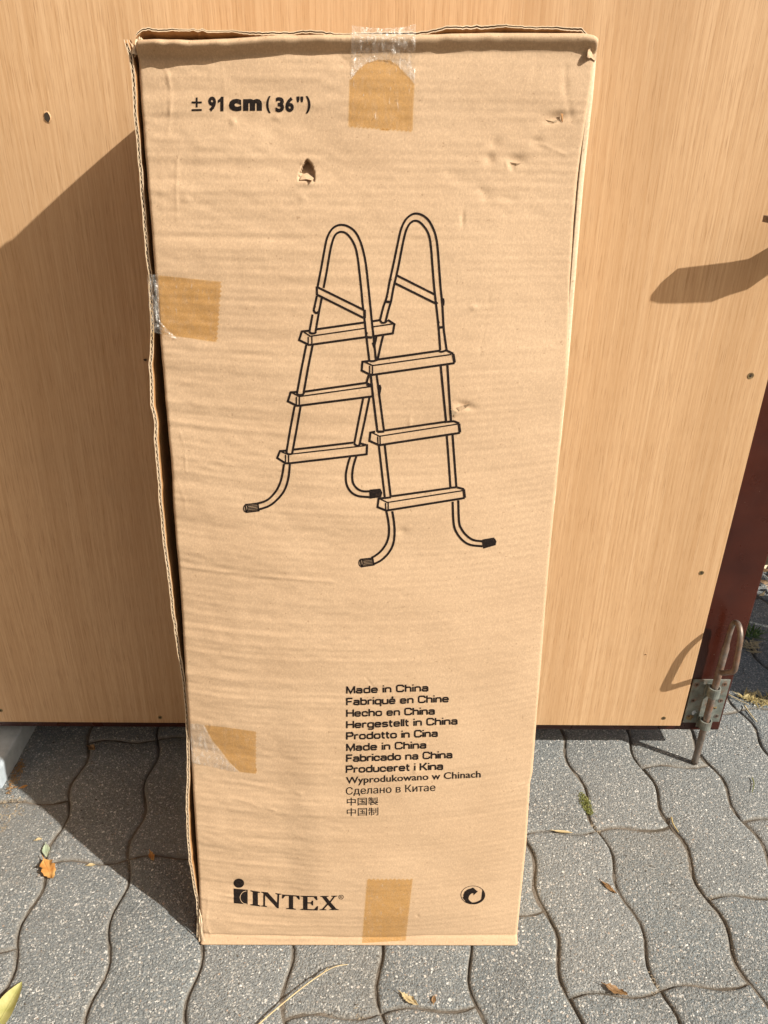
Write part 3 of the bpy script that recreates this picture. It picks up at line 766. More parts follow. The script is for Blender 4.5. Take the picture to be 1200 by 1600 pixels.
# fast lookup of the panel's relief, sampled from the same grid
_gu = np.linspace(-.24, .24, 600); _gw = np.linspace(-.01, 1.12, 1300)
_GU, _GW = np.meshgrid(_gu, _gw, indexing='ij'); _GH = height(_GU, _GW)
def height_f(u, w):
    a = np.clip((u-_gu[0])/(_gu[1]-_gu[0]), 0, 598.99); b = np.clip((w-_gw[0])/(_gw[1]-_gw[0]), 0, 1298.99)
    i = a.astype(int); j = b.astype(int); f = a-i; g_ = b-j
    return (_GH[i, j]*(1-f)+_GH[i+1, j]*f)*(1-g_)+(_GH[i, j+1]*(1-f)+_GH[i+1, j+1]*f)*g_
class Ink:
    def __init__(s): s.v = []; s.f = []; s.n = 0; s.k = 0
    def add(s, px, faces, off=None):
        s.k += 1; o = off if off is not None else .00030+.000004*(s.k % 40)
        P = px_to_panel(px, o); s.v.append(P); s.f += [tuple(i+s.n for i in f) for f in faces]; s.n += len(P)
    def stroke(s, pts, wd, curve=False, closed=False, step=3.0):
        if curve: pts = smooth_path(pts, 6)
        pts = [np.array(p, float) for p in pts]
        # straight pieces cut short so that they follow the relief; mitred at corners
        q = []
        for a, b in zip(pts[:-1], pts[1:]):
            k = max(1, int(np.linalg.norm(b-a)/step))
            q += [a+(b-a)*i/k for i in range(k)]
        q.append(pts[-1]); q = np.array(q); n = len(q); V = []
        for i in range(n):
            if closed and (i == 0 or i == n-1): t1 = q[1]-q[0]; t0 = q[-1]-q[-2]
            else: t0 = q[i]-q[i-1] if i else q[1]-q[0]; t1 = q[i+1]-q[i] if i < n-1 else q[-1]-q[-2]
            t0 = t0/(np.linalg.norm(t0)+1e-9); t1 = t1/(np.linalg.norm(t1)+1e-9)
            n0 = np.array([-t0[1], t0[0]]); n1 = np.array([-t1[1], t1[0]]); m_ = n0+n1
            L = np.linalg.norm(m_); m_ = n0 if L < .3 else m_/L
            k = min(1/max(m_@n0, .45), 1.9); V += [q[i]+m_*k*wd/2, q[i]-m_*k*wd/2]
        s.add(np.array(V), [(2*i, 2*i+1, 2*i+3, 2*i+2) for i in range(n-1)])
    def poly(s, pts, off=None, sub=True):
        bm = bmesh.new(); vs_ = [bm.verts.new((x, y, 0)) for x, y in pts]; bm.faces.new(vs_)
        bmesh.ops.triangulate(bm, faces=bm.faces[:]); s.bm(bm, off)
    def bm(s, bm, off=None, maxlen=5.0):
        bmesh.ops.remove_doubles(bm, verts=bm.verts[:], dist=1e-5); bmesh.ops.triangulate(bm, faces=bm.faces[:])
        for _ in range(4):
            es = [e for e in bm.edges if e.calc_length() > maxlen]
            if not es: break
            bmesh.ops.subdivide_edges(bm, edges=es, cuts=1)
            bmesh.ops.triangulate(bm, faces=bm.faces[:])
        bm.verts.index_update(); px = np.array([v.co[:2] for v in bm.verts]); fs = [tuple(v.index for v in f.verts) for f in bm.faces]
        bm.free(); s.add(px, fs, off)
    def build(s, name, mat, label=None):
        V = np.concatenate(s.v); o = mesh(name, V, s.f, mat, box)
        if label: o['label'] = label
        return o
# ---- ladder drawing
LD = Ink()
TK, TN = 3.35, 1.95
def Z(o, pts): return [(o[0]+x/4, o[1]+y/4) for x, y in pts]
A_, B_, C_, D_ = (360, 300), (540, 300), (360, 560), (540, 600)
def L(o, *pts, w=TK, c=False): LD.stroke(Z(o, pts), w, curve=c)
# left ladder half: hand rail
L(A_, (545, 596), (570, 465), (588, 365), (604, 290), (630, 238), (662, 212), (695, 205), (735, 214), (778, 246), (810, 302), (834, 380), (850, 470), (864, 600), (876, 720), (886, 820), (897, 920), (910, 1050), c=True)
L(A_, (583, 600), (602, 500), (624, 370), (640, 305), (655, 270), (675, 253), (695, 249), (722, 257), (752, 288), (780, 340), (796, 410), (806, 490), (818, 600), (827, 700), (832, 738), c=True)
L(A_, (838, 788), (848, 880), (856, 950), (869, 1055)); L(A_, (541, 650), (522, 735)); L(A_, (514, 765), (495, 870)); L(A_, (572, 662), (556, 740), (533, 872))
L(A_, (520, 735), (527, 750), (540, 756), (550, 748), w=3.6, c=True); L(A_, (527, 708), (530, 722), w=3.0)
L(A_, (540, 592), (835, 737)); L(A_, (542, 641), (832, 786)); L(A_, (540, 590), (542, 645), w=3.6); L(A_, (839, 735), (840, 788), w=4)
L(A_, (846, 907), (886, 909), w=4); L(A_, (852, 876), (854, 890), w=2.6)
def step(o, pts, back, thin, base, w=TK, dark_end=None):
    LD.stroke(Z(o, pts), w)
    for b in back: LD.stroke(Z(o, b), w)
    for b in thin: LD.stroke(Z(o, b), TN)
    for b in base: LD.stroke(Z(o, b), 3.2, curve=len(b) > 2)
    if dark_end: LD.stroke(Z(o, dark_end), 4.2)
step(A_, [(497, 866), (447, 871), (430, 925), (492, 955), (512, 953), (848, 906)], [[(535, 858), (836, 815)], [(888, 902), (1016, 883), (1026, 826), (985, 799)], [(885, 808), (935, 800)]],
     [[(462, 876), (500, 901), (842, 851)], [(886, 843), (1020, 823)], [(487, 905), (487, 952)], [(510, 901), (510, 950)]], [[(495, 870), (503, 882), (528, 882), (536, 872)], [(935, 800), (948, 816), (970, 814), (982, 800)]])
L(A_, (913, 905), (900, 965)); L(A_, (955, 898), (940, 960), (921, 1048)); L(A_, (890, 940), (905, 985), w=3)
L(C_, (475, -85), (446, 60), (417, 218)); L(C_, (515, -85), (486, 60), (459, 214)); 
step(C_, [(417, 209), (377, 212), (360, 268), (415, 295), (440, 294), (885, 237)], [[(465, 207), (852, 152), (878, 168)]], [[(388, 215), (430, 238), (880, 175)], [(413, 240), (413, 290)], [(432, 240), (432, 290)]],
     [[(416, 212), (424, 227), (452, 226), (461, 212)], [(852, 160), (868, 172), (882, 170)]])
L(C_, (865, 105), (851, 155)); L(C_, (932, 165), (938, 185), (932, 220), w=3.4)
L(C_, (878, 103), (888, 200), (920, 458)); L(C_, (915, 103), (926, 190), (961, 456)); L(C_, (920, 460), (962, 457), w=3.4)
L(C_, (830, 250), (802, 390), (775, 530)); L(C_, (870, 243), (840, 390), (808, 537)); 
L(C_, (402, 298), (375, 440), (350, 592)); L(C_, (440, 296), (415, 440), (387, 592))
step(C_, [(350, 576), (310, 579), (293, 622), (345, 655), (372, 655), (852, 599), (855, 542), (815, 532)], [[(392, 570), (768, 526)]], [[(320, 584), (362, 600), (842, 545)], [(345, 602), (345, 652)], [(364, 602), (364, 652)]],
     [[(348, 585), (360, 597), (380, 597), (390, 586)], [(773, 530), (788, 544), (803, 543), (812, 532)]])
L(C_, (335, 660), (328, 710), (314, 770), (290, 822), (252, 868), (215, 893), (168, 907), c=True); L(C_, (372, 660), (366, 730), (352, 790), (330, 838), (290, 885), (242, 922), (178, 944), c=True)
L(C_, (750, 612), (735, 660), (722, 730), (728, 790), (755, 835), (800, 860), (872, 867), c=True); L(C_, (788, 611), (770, 670), (762, 730), (768, 780), (795, 815), (830, 830), (872, 830), c=True)
# right ladder half
L(B_, (216, 800), (236, 720), (258, 655), (276, 560), (300, 450), (325, 330), (345, 240), (370, 182), (400, 149), (437, 134), (480, 144), (520, 177), (550, 232), (568, 290), (578, 370), (586, 480), (595, 600), (605, 700), (613, 840), (620, 900), (632, 985), c=True)
L(B_, (250, 812), (268, 740), (285, 680), (300, 600), (330, 470), (355, 340), (375, 252), (395, 207), (415, 186), (437, 179), (465, 189), (500, 227), (523, 275), (535, 350), (545, 480), (555, 600), (565, 690), (573, 760), (583, 860), (592, 988), c=True)
L(B_, (246, 684), (284, 688), w=4); L(B_, (582, 847), (620, 843), w=4); L(B_, (280, 545), (282, 553), w=4); L(B_, (256, 648), (262, 660), w=3); L(B_, (581, 808), (583, 820), w=3); L(B_, (608, 665), (612, 685), (609, 710), w=4)
L(B_, (322, 521), (560, 641), w=3.2); L(B_, (312, 571), (570, 699)); L(B_, (566, 690), (574, 700), w=4)
step(B_, [(145, 1056), (106, 1060), (101, 1115), (150, 1140), (172, 1142), (682, 1069)], [[(205, 1046), (590, 991)], [(630, 988), (674, 1011)]], [[(120, 1062), (170, 1084), (660, 1015)], [(151, 1085), (152, 1135)], [(169, 1085), (169, 1138)]],
     [[(145, 1053), (165, 1057), (190, 1052), (206, 1045)], [(580, 990), (600, 998), (632, 988)]], dark_end=[(673, 1012), (682, 1066)])
L(D_, (595, -118), (612, 60), (629, 233)); L(D_, (637, -122), (648, 60), (660, 232))
step(D_, [(185, 297), (156, 303), (150, 355), (210, 382), (715, 305)], [[(240, 291), (622, 236)], [(678, 232), (711, 246)]], [[(168, 305), (213, 326), (702, 250)], [(201, 328), (203, 376)], [(216, 328), (217, 379)]],
     [[(198, 296), (242, 296)], [(618, 238), (658, 234), (678, 232)]], dark_end=[(709, 247), (715, 303)])
L(D_, (208, 380), (226, 540), (246, 712)); L(D_, (245, 378), (263, 540), (283, 708)); L(D_, (633, 320), (645, 480), (656, 648)); L(D_, (669, 316), (681, 480), (693, 643))
step(D_, [(245, 712), (207, 716), (200, 769), (255, 791), (745, 712)], [[(285, 702), (655, 650)], [(698, 646), (741, 657)]], [[(216, 718), (262, 740), (732, 666)], [(250, 743), (252, 788)], [(267, 743), (267, 788)]],
     [[(243, 713), (284, 708)], [(652, 648), (695, 645)]], dark_end=[(739, 658), (745, 711)])
L(D_, (255, 795), (268, 860), (272, 930), (258, 990), (225, 1040), (190, 1070), (162, 1086), c=True); L(D_, (292, 795), (303, 860), (307, 930), (298, 1000), (270, 1055), (225, 1100), (180, 1124), c=True)
L(D_, (670, 735), (675, 860), (690, 920), (730, 975), (780, 1005), (857, 1014), c=True); L(D_, (705, 727), (710, 860), (725, 905), (755, 945), (800, 975), (857, 983), c=True)
# ribbed end caps of the four feet
def cap(o, tl, tr, br, bl, fill, ell=None):
    tl, tr, br, bl = [np.array(v, float) for v in (tl, tr, br, bl)]
    LD.stroke(Z(o, [tl, tr, br, bl, tl]), 2.2)
    nl = 5 if fill < 1 else 6
    for k in range(1, nl):
        f = k/nl; LD.stroke(Z(o, [tl*(1-f)+bl*f+(tr-tl)*(.12 if ell else 0), tr*(1-f)+br*f]), 1.6 if fill < 1 else 2.35)
    if ell: LD.stroke(Z(o, [(ell[0]+13*math.cos(a), ell[1]+22*math.sin(a)) for a in np.linspace(0, 2*math.pi, 16)]), 1.4, closed=True)
cap(C_, (92, 914), (172, 905), (178, 952), (100, 961), .7, (96, 937)); cap(C_, (872, 824), (935, 818), (940, 862), (876, 872), 1)
cap(D_, (92, 1096), (170, 1088), (177, 1130), (100, 1142), .7, (96, 1118)); cap(D_, (855, 976), (925, 964), (934, 1004), (864, 1024), 1)
L(C_, (936, 822), (944, 840), (938, 860), w=3); L(D_, (928, 967), (937, 985), (931, 1006), w=3)
LD.build('printed_ladder_drawing', M_INK)

# ---- lettering
def text_bm(txt, offset=0.0):
    cu = bpy.data.curves.new('lettering', 'FONT'); cu.body = txt; cu.size = 1; cu.offset = offset; cu.resolution_u = 3
    cu.fill_mode = 'FRONT' if hasattr(cu, 'fill_mode') else cu.fill_mode
    o = bpy.data.objects.new('lettering', cu); COL.objects.link(o)
    dg = bpy.context.evaluated_depsgraph_get(); me = bpy.data.meshes.new_from_object(o.evaluated_get(dg))
    bm = bmesh.new(); bm.from_mesh(me)
    bpy.data.objects.remove(o); bpy.data.curves.remove(cu); bpy.data.meshes.remove(me)
    return bm
def place_text(ink, txt, x0, y0, x1, y1, hpx, ref='x', offset=0.0, fit=None):
    """baseline from (x0,y0) to (x1,y1); hpx = height in px of the text's reference box"""
    bm = text_bm(txt, offset)
    xs = [v.co.x for v in bm.verts]; ys = [v.co.y for v in bm.verts]
    a, b = min(xs), max(xs); capb = text_cap(offset) if fit is None else None
    lo, hi = (0, capb) if fit is None else (min(ys), max(ys))
    bad = []
    if 'н' in txt:
        hi_ = [v for v in bm.verts if abs(v.co.y-.3193) < .0012]; lo_ = [v for v in bm.verts if abs(v.co.y-.238) < .0012]
        prs = sorted([(p_.co.x, p_, q_) for p_ in hi_ for q_ in lo_ if abs(p_.co.x-q_.co.x) < 4e-4], key=lambda t_: t_[0])
        for p_, q_ in zip(prs[:-1], prs[1:]):
            if abs(q_[0]-p_[0]-.299) < .004: bad = [p_[1], q_[1]]
        print('letter', len(prs), len(bad))
    if bad:
        hx0, hx1 = min(v.co.x for v in bad)-.067, max(v.co.x for v in bad)+.068
        bmesh.ops.delete(bm, geom=[v for v in bm.verts if hx0-.005 < v.co.x < hx1+.005], context='VERTS')
        for x_0, x_1, y_0, y_1 in ((hx0, hx0+.088, 0, .542), (hx1-.088, hx1, 0, .542), (hx0+.088, hx1-.088, .238, .319)):
            bm.faces.new([bm.verts.new(c_3) for c_3 in ((x_0, y_0, 0), (x_1, y_0, 0), (x_1, y_1, 0), (x_0, y_1, 0))])
    for v in bm.verts:
        s = (v.co.x-a)/(b-a); t = (v.co.y-lo)/(hi-lo)
        v.co = Vector((x0+(x1-x0)*s, y0+(y1-y0)*s-hpx*t, 0))
    ink.bm(bm)
_cap = {}
def text_cap(off):
    if off not in _cap:
        bm = text_bm('H', off); _cap[off] = max(v.co.y for v in bm.verts); bm.free()
    return _cap[off]
# wide square-shouldered stroke letters
def arc(cx_, cy_, rx, ry, a0, a1, n=5): return [(cx_+rx*math.cos(math.radians(a0+(a1-a0)*i/n)), cy_+ry*math.sin(math.radians(a0+(a1-a0)*i/n))) for i in range(n+1)]
X = .70   # x-height, cap = 1
def bowl(x0, x1, y0, y1, r=.2, open_=None):
    p = []
    p += arc(x1-r, y1-r, r, r, 0, 90)+arc(x0+r, y1-r, r, r, 90, 180)+arc(x0+r, y0+r, r, r, 180, 270)+arc(x1-r, y0+r, r, r, 270, 360)
    return p
r = .2; h = .075
WG = {
 'M': (1.12, [[(h, 0), (h, 1)], [(1.05, 0), (1.05, 1)], [(h, .97), (.56, .08), (1.05, .97)]]),
 'F': (.84, [[(h, 0), (h, .93), (.84, .93)], [(h, .49), (.74, .49)]]),
 'H': (1.02, [[(h, 0), (h, 1)], [(.95, 0), (.95, 1)], [(h, .51), (.95, .51)]]),
 'P': (.95, [[(h, 0), (h, .93), (.68, .93)]+arc(.68, .70, .22, .23, 90, -90)+[(h, .47)]]),
 'K': (1.0, [[(h, 0), (h, 1)], [(h, .48), (.40, .52), (.90, 1)], [(.40, .52), (.95, 0)]]),
 'C': (1.0, [[(.93, .66)]+arc(.93-.24, .93-.22, .24, .22, 0, 90)+arc(.30, .71, .23, .22, 90, 180)+arc(.30, .29, .23, .22, 180, 270)+arc(.93-.24, .29, .24, .22, 270, 360)+[(.93, .34)]]),
 'a': (.84, [[(.10, .52)]+arc(.26, .50, .16, .13, 160, 90)+arc(.57, .47, .17, .16, 90, 0)+[(.74, 0)], [(.74, .37), (.26, .37)]+arc(.24, .22, .17, .155, 90, 270)+[(.58, .065)]+arc(.58, .2, .16, .135, 270, 350)]),
 'd': (.86, [[(.78, 0), (.78, 1)], [(.78, .2)]+arc(.58, .265, .20, .2, 340, 270)+arc(.28, .265, .20, .2, 270, 180)+arc(.28, .435, .20, .2, 180, 90)+arc(.58, .435, .20, .2, 90, 20)]),
 'b': (.86, [[(h, 0), (h, 1)], [(h, .2)]+arc(.28, .265, .20, .2, 200, 270)+arc(.58, .265, .20, .2, 270, 360)+arc(.58, .435, .20, .2, 0, 90)+arc(.28, .435, .20, .2, 90, 160)]),
 'q': (.86, [[(.78, -.27), (.78, .70)], [(.78, .2)]+arc(.58, .265, .20, .2, 340, 270)+arc(.28, .265, .20, .2, 270, 180)+arc(.28, .435, .20, .2, 180, 90)+arc(.58, .435, .20, .2, 90, 20)]),
 'g': (.86, [[(.78, .70), (.78, -.05)]+arc(.58, -.05, .20, .18, 0, -90)+[(.30, -.23)]+arc(.28, -.08, .17, .15, -90, -160), [(.78, .2)]+arc(.58, .265, .20, .2, 340, 270)+arc(.28, .265, .20, .2, 270, 180)+arc(.28, .435, .20, .2, 180, 90)+arc(.58, .435, .20, .2, 90, 20)]),
 'e': (.86, [[(.10, .36), (.76, .36), (.76, .44)]+arc(.57, .45, .19, .185, 0, 90)+arc(.28, .45, .20, .185, 90, 180)+arc(.28, .25, .20, .185, 180, 270)+arc(.57, .22, .19, .155, 270, 345)]),
 'i': (.15, [[(h, 0), (h, .70)], [(h, .84), (h, 1.0)]]),
 'l': (.15, [[(h, 0), (h, 1)]]),
 'n': (.82, [[(h, 0), (h, .70)], [(h, .45)]+arc(.30, .45, .22, .185, 170, 90)+arc(.55, .45, .19, .185, 90, 0)+[(.74, 0)]]),
 'h': (.82, [[(h, 0), (h, 1)], [(h, .45)]+arc(.30, .45, .22, .185, 170, 90)+arc(.55, .45, .19, .185, 90, 0)+[(.74, 0)]]),
 'u': (.82, [[(.74, 0), (.74, .70)], [(.74, .25)]+arc(.52, .25, .22, .185, -10, -90)+arc(.27, .25, .195, .185, -90, -180)+[(h, .70)]]),
 'r': (.56, [[(h, 0), (h, .70)], [(h, .42)]+arc(.30, .43, .22, .2, 170, 90)+arc(.38, .50, .13, .135, 90, 10)]),
 'c': (.80, [[(.73, .50)]+arc(.54, .455, .19, .18, 10, 90)+arc(.28, .45, .20, .185, 90, 180)+arc(.28, .25, .20, .185, 180, 270)+arc(.54, .245, .19, .18, 270, 350)]),
 'o': (.88, [bowl(.08, .80, .065, .635, .21)+[(.80, .40)]]),
 's': (.78, [[(.69, .52)]+arc(.52, .51, .17, .125, 10, 90)+arc(.26, .50, .175, .135, 90, 270)+[(.5, .36)]+arc(.53, .215, .17, .15, 90, -90)+arc(.26, .19, .18, .125, 270, 170)]),
 't': (.48, [[(.17, .92), (.17, .26)]+arc(.35, .25, .18, .185, 180, 270)+[(.46, .065)], [(0, .64), (.46, .64)]]),
 ' ': (.38, []), }
WG['é'] = (WG['e'][0], WG['e'][1]+[[(.36, .80), (.56, 1.0)]])
def wide_text(ink, txt, x0, y0, x1, y1, cap_px, wst=.22, gap=.13):
    adv = []; x = 0
    for ch in txt: adv.append(x); x += WG[ch][0]+gap
    tot = x-gap; sx = (x1-x0)/tot
    for ch, a in zip(txt, adv):
        for st in WG[ch][1]:
            pts = [(x0+(a+p[0])*sx, y0+(y1-y0)*(a+p[0])/tot-p[1]*cap_px) for p in st]
            ink.stroke(pts, wst*cap_px, step=4)
TX = Ink()
E_ = (500, 1040)
for txt, xa, ya, xb, yb in (('Made in China', 165, 175, 678, 160), ('Fabriqué en Chine', 165, 248, 805, 228), ('Hecho en China', 165, 320, 718, 305), ('Hergestellt in China', 165, 392, 860, 367),
                            ('Prodotto in Cina', 165, 463, 737, 444), ('Made in China', 165, 534, 665, 517), ('Fabricado na China', 165, 602, 828, 578), ('Produceret i Kina', 163, 671, 770, 650)):
    wide_text(TX, txt, 500+xa/4, 1040+ya/4, 500+xb/4, 1040+yb/4, 45/4)
place_text(TX, 'Wyprodukowano w Chinach', 500+163/4, 1040+738/4, 500+1005/4, 1040+698/4, 41/4, offset=.012)
place_text(TX, 'Сделано в Китае', 500+163/4, 1040+807/4, 500+722/4, 1040+783/4, 43/4, offset=.0)
place_text(TX, '中国製', 500+168/4, 1040+876/4, 500+365/4, 1040+872/4, 50/4, fit=1, offset=.006)
place_text(TX, '中国制', 500+168/4, 1040+941/4, 500+365/4, 1040+936/4, 50/4, fit=1, offset=.002)
TX.build('printed_origin_lines', M_INK)
SZ = Ink()
def q3(x, y): return 180+x/3, 20+y/3
def seg3(txt, xa, yb, xb, hgt, off, fit=1, yb2=None):
    x0_, y0_ = q3(xa, yb); x1_, y1_ = q3(xb, yb2 or yb); place_text(SZ, txt, x0_, y0_, x1_, y1_, hgt/3, offset=off, fit=fit)
SZ.stroke([q3(382, 397), q3(382, 443)], 3.0); SZ.stroke([q3(358, 420), q3(406, 420)], 3.0); SZ.stroke([q3(358, 456), q3(406, 455)], 3.0)
seg3('9', 436, 463, 473, 71, .045); SZ.poly([q3(*p) for p in ((493, 461), (508, 461), (508, 393), (496, 393), (491, 402), (481, 410), (481, 423), (493, 416))]); seg3('c', 533, 461, 592, 58, .065); seg3('m', 600, 459, 688, 56, .065)
seg3('(', 708, 470, 729, 80, .04); seg3('3', 752, 466, 792, 71, .045); seg3('6', 798, 465, 838, 71, .045); seg3('"', 850, 419, 882, 27, .02); seg3(')', 893, 472, 916, 82, .04)
SZ.build('printed_size', M_INK)
LG = Ink()
def q4(x, y): return 260+x/4, 1340+y/4
LG.poly([q4(453+33*math.cos(a), 160+29*math.sin(a)+.0*a) for a in np.linspace(0, 2*math.pi, 28)[:-1]])
LG.poly([q4(*p) for p in ((420, 193), (508, 201), (508, 293), (422, 285))])
SER = {
 'I': [[(0, 0), (1, 0), (1, .06), (.76, .10), (.76, .90), (1, .94), (1, 1), (0, 1), (0, .94), (.24, .90), (.24, .10), (0, .06)]],
 'N': [[(0, 0), (.30, 0), (.30, .05), (.20, .09), (.20, .78), (.80, 0), (.89, 0), (.89, .91), (1, .95), (1, 1), (.70, 1), (.70, .95), (.80, .91), (.80, .36), (.32, 1), (0, 1), (0, .95), (.11, .90), (.11, .09), (0, .05)]],
 'T': [[(.24, 0), (.78, 0), (.78, .05), (.63, .09), (.63, .92), (.80, .92), (.93, .72), (1, .72), (.98, 1), (.02, 1), (0, .72), (.07, .72), (.20, .92), (.39, .92), (.39, .09), (.24, .05)]],
 'E': [[(0, 0), (.97, 0), (1, .30), (.93, .30), (.78, .08), (.40, .08), (.40, .47), (.58, .47), (.66, .34), (.72, .34), (.72, .68), (.66, .68), (.58, .55), (.40, .55), (.40, .92), (.74, .92), (.89, .72), (.96, .72), (.94, 1), (0, 1), (0, .95), (.15, .91), (.15, .09), (0, .05)]],
 'X': [[(0, 0), (.36, 0), (.36, .05), (.24, .08), (.45, .38), (.64, .08), (.52, .05), (.52, 0), (1, 0), (1, .05), (.89, .08), (.60, .54), (.84, .92), (.96, .95), (.96, 1), (.64, 1), (.64, .95), (.74, .92), (.55, .62), (.38, .92), (.50, .95), (.50, 1), (.04, 1), (.04, .95), (.14, .92), (.40, .47), (.13, .08), (0, .05)]]}
def ser(ch, bl, br, tr, tl):
    for P in SER[ch]:
        LG.poly([q4(*(np.array(bl)*(1-x)*(1-y)+np.array(br)*x*(1-y)+np.array(tr)*x*y+np.array(tl)*(1-x)*y)) for x, y in P])
ser('I', (525, 298), (588, 306), (586, 214), (525, 204)); ser('N', (592, 305), (716, 319), (720, 226), (592, 213)); ser('T', (722, 320), (834, 327), (834, 238), (722, 230))
ser('E', (838, 327), (949, 331), (949, 241), (838, 238)); ser('X', (957, 329), (1077, 328), (1072, 238), (957, 240))
LG.stroke([q4(1092+14*math.cos(a), 247+13*math.sin(a)) for a in np.linspace(0, 2*math.pi, 20)], .8, closed=True); place_text(LG, 'R', *q4(1086, 254), *q4(1099, 254), 14/4, offset=0)
LG.build('printed_logo', M_INK)
LW = Ink(); LW.stroke([q4(*p) for p in ((500, 207), (478, 215), (465, 232), (461, 250), (468, 270), (482, 284), (502, 290))], .9, curve=True); 
for i in range(len(LW.v)): LW.v[i] = LW.v[i]+NN*.0004
LW.build('logo_arc_line', M_KRAFT)
RC = Ink()
def q5(x, y): return 540+x/4, 1340+y/4
cxr, cyr, rxr, ryr = 796, 234, 75, 57
RC.stroke([q5(cxr+rxr*math.cos(a), cyr+ryr*math.sin(a)) for a in np.linspace(0, 2*math.pi, 40)], .8, closed=True)
def cres(a0, a1, r0f, r1):   # crescent between outer radius 1 and an inner radius
    a = np.radians(np.linspace(a0, a1, 22)); o = [(cxr+rxr*r1*math.cos(t), cyr+ryr*r1*math.sin(t)) for t in a]
    i = [(cxr+rxr*r0f(k/21)*math.cos(t), cyr+ryr*r0f(k/21)*math.sin(t)) for k, t in enumerate(a)]
    RC.poly([q5(*p) for p in o+i[::-1]])
cres(-50, 95, lambda k: 1-.20*math.sin(math.pi*min(1, k*.62)), .985)         # outer right crescent
cres(92, 165, lambda k: .84-.22*math.sin(math.pi*k), .90)
RC.poly([q5(*p) for p in ((738, 252), (736, 232), (745, 212), (762, 199), (785, 192), (798, 194), (796, 187), (826, 212), (799, 236), (799, 222), (784, 226), (772, 240), (768, 256), (774, 272), (790, 288), (775, 290), (752, 280))])
RC.build('printed_recycling_mark', M_INK)

# ------------------------------------------------------------------ tape
def tape(name, quad, mat, jag=None, extra=None, na=40, nb=30, off=.0006, label=None):
    """quad px: TL,TR,BR,BL; jag = side with a serrated end ('b','t','r','l')"""
    TL, TR, BR, BL = [np.array(p, float) for p in quad]
    s = np.linspace(0, 1, na); t = np.linspace(0, 1, nb); S_, T_ = np.meshgrid(s, t, indexing='ij')
    if jag:
        z = np.abs(((np.arange(na if jag in 'bt' else nb)) % 4)-2)/2-.5
        z = z*.03+RNG.uniform(-.004, .004, len(z))
        if jag == 'b': T_ = T_+z[:, None]*(T_ > .99)
        if jag == 't': T_ = T_+z[:, None]*(T_ < .01)
        if jag == 'r': S_ = S_+z[None, :]*(S_ > .99)
        if jag == 'l': S_ = S_+z[None, :]*(S_ < .01)
    px = (TL*(1-S_)[..., None]+TR*S_[..., None])*(1-T_)[..., None]+(BL*(1-S_)[..., None]+BR*S_[..., None])*T_[..., None]
    P = px_to_panel(px.reshape(-1, 2), off).reshape(na, nb, 3)
    if extra is not None: P = P+NN*extra(S_, T_)[..., None]
    o = grid_mesh(name, P[::-1], mat, box)
    if label: o['label'] = label
    return o
def shaped(name, poly_, mat, off=.0006, label=None):
    I = Ink(); I.poly(poly_, off); o = I.build(name, mat)
    o.data.polygons.foreach_set('use_smooth', [True]*len(o.data.polygons))
    if label: o['label'] = label
    return o
arch = [(547, 124), (560, 108), (575, 96), (592, 92), (610, 93), (622, 101), (632, 112), (642, 122), (648, 131)]
zz = [(645-(i*3.33), 205-i*.26+(1.4 if i % 2 else -1.2)) for i in range(31)]
shaped('adhesive_tape', arch+[(646, 170)]+zz+[(546, 160)], M_TAPE, label='amber tape down the middle of the top')
tw = lambda S_, T_: .0022*vnoise(S_*.8+T_*.5, T_, .12, .25, 91)+.0012*vnoise(S_, T_, .05, .2, 92)+.0010
def loose_top():
    na, nb = 60, 50; s = np.linspace(0, 1, na); t = np.linspace(0, 1, nb); S_, T_ = np.meshgrid(s, t, indexing='ij')
    bot_y = np.interp(547+102*s, [p[0] for p in arch], [p[1] for p in arch])
    x = 550+100*S_-2*T_; top = 40+4*np.sin(np.pi*s)-2*(s > .9); y = top[:, None]*(1-T_)+(bot_y+2)[:, None]*T_
    px = np.stack([x, y], -1).reshape(-1, 2); U0 = []
    env = np.interp(y.reshape(-1), [38, 50, 58, 66, 90, 130], [.002, .006, .0085, .009, .0035, .0012])
    for (a, b), h_ in zip(px, env): u, w = uw0(a, b, h_); U0.append(P3(u, w, h_))
    P = np.array(U0).reshape(na, nb, 3)+NN*(tw(S_, T_)*np.sin(np.pi*np.clip(T_, .02, .98))**.5)[..., None]
    hh = height_f(P@UX, P@UU); cur = P@NN; lift = np.where((P@UU) < wT(P@UX), np.maximum(0, hh+.0007-cur), 0)
    o = grid_mesh('adhesive_tape', (P+NN*lift[..., None])[::-1], M_TAPE_CLEAR, box); o['label'] = 'wrinkled clear tape bridging to the top flap'
loose_top()
tape('adhesive_tape', ((247, 430), (346, 440), (339, 534), (251, 522)), M_TAPE, 'r', nb=52, extra=lambda a, b: .0004*vnoise(a, b, .3, .08, 94), label='amber tape on the left edge, upper')
def wrap():
    na, nb = 16, 44; s = np.linspace(0, 1, na); t = np.linspace(0, 1, nb); P = np.zeros((na, nb, 3))
    for j, tj in enumerate(t):
        y = 429+88*tj; le = np.array([230+5*tj, y]); re = np.array([248+2*tj+28*max(0, tj-.75)/.25*1.0, y+9*tj+4*max(0, tj-.75)/.25])
        for i, si in enumerate(s):
            p = le*(1-si)+re*si; hgt = .0012+.003*math.sin(math.pi*si)*.5; u, w = uw0(*p, 0.0)
            hs = float(height_f(np.array([u]), np.array([w]))[0]) if si > .55 else 0
            P[i, j] = P3(*uw0(*p, hs+hgt), hs+hgt)
    S_, T_ = np.meshgrid(s, t, indexing='ij')
    P = P+NN*(.0016*vnoise(S_*.3+T_*.35, T_, .05, .08, 96)+.0008)[..., None]
    o = grid_mesh('adhesive_tape', P[::-1], M_TAPE_CLEAR, box); o['label'] = 'crinkled clear tape wrapping round the left edge'
wrap()
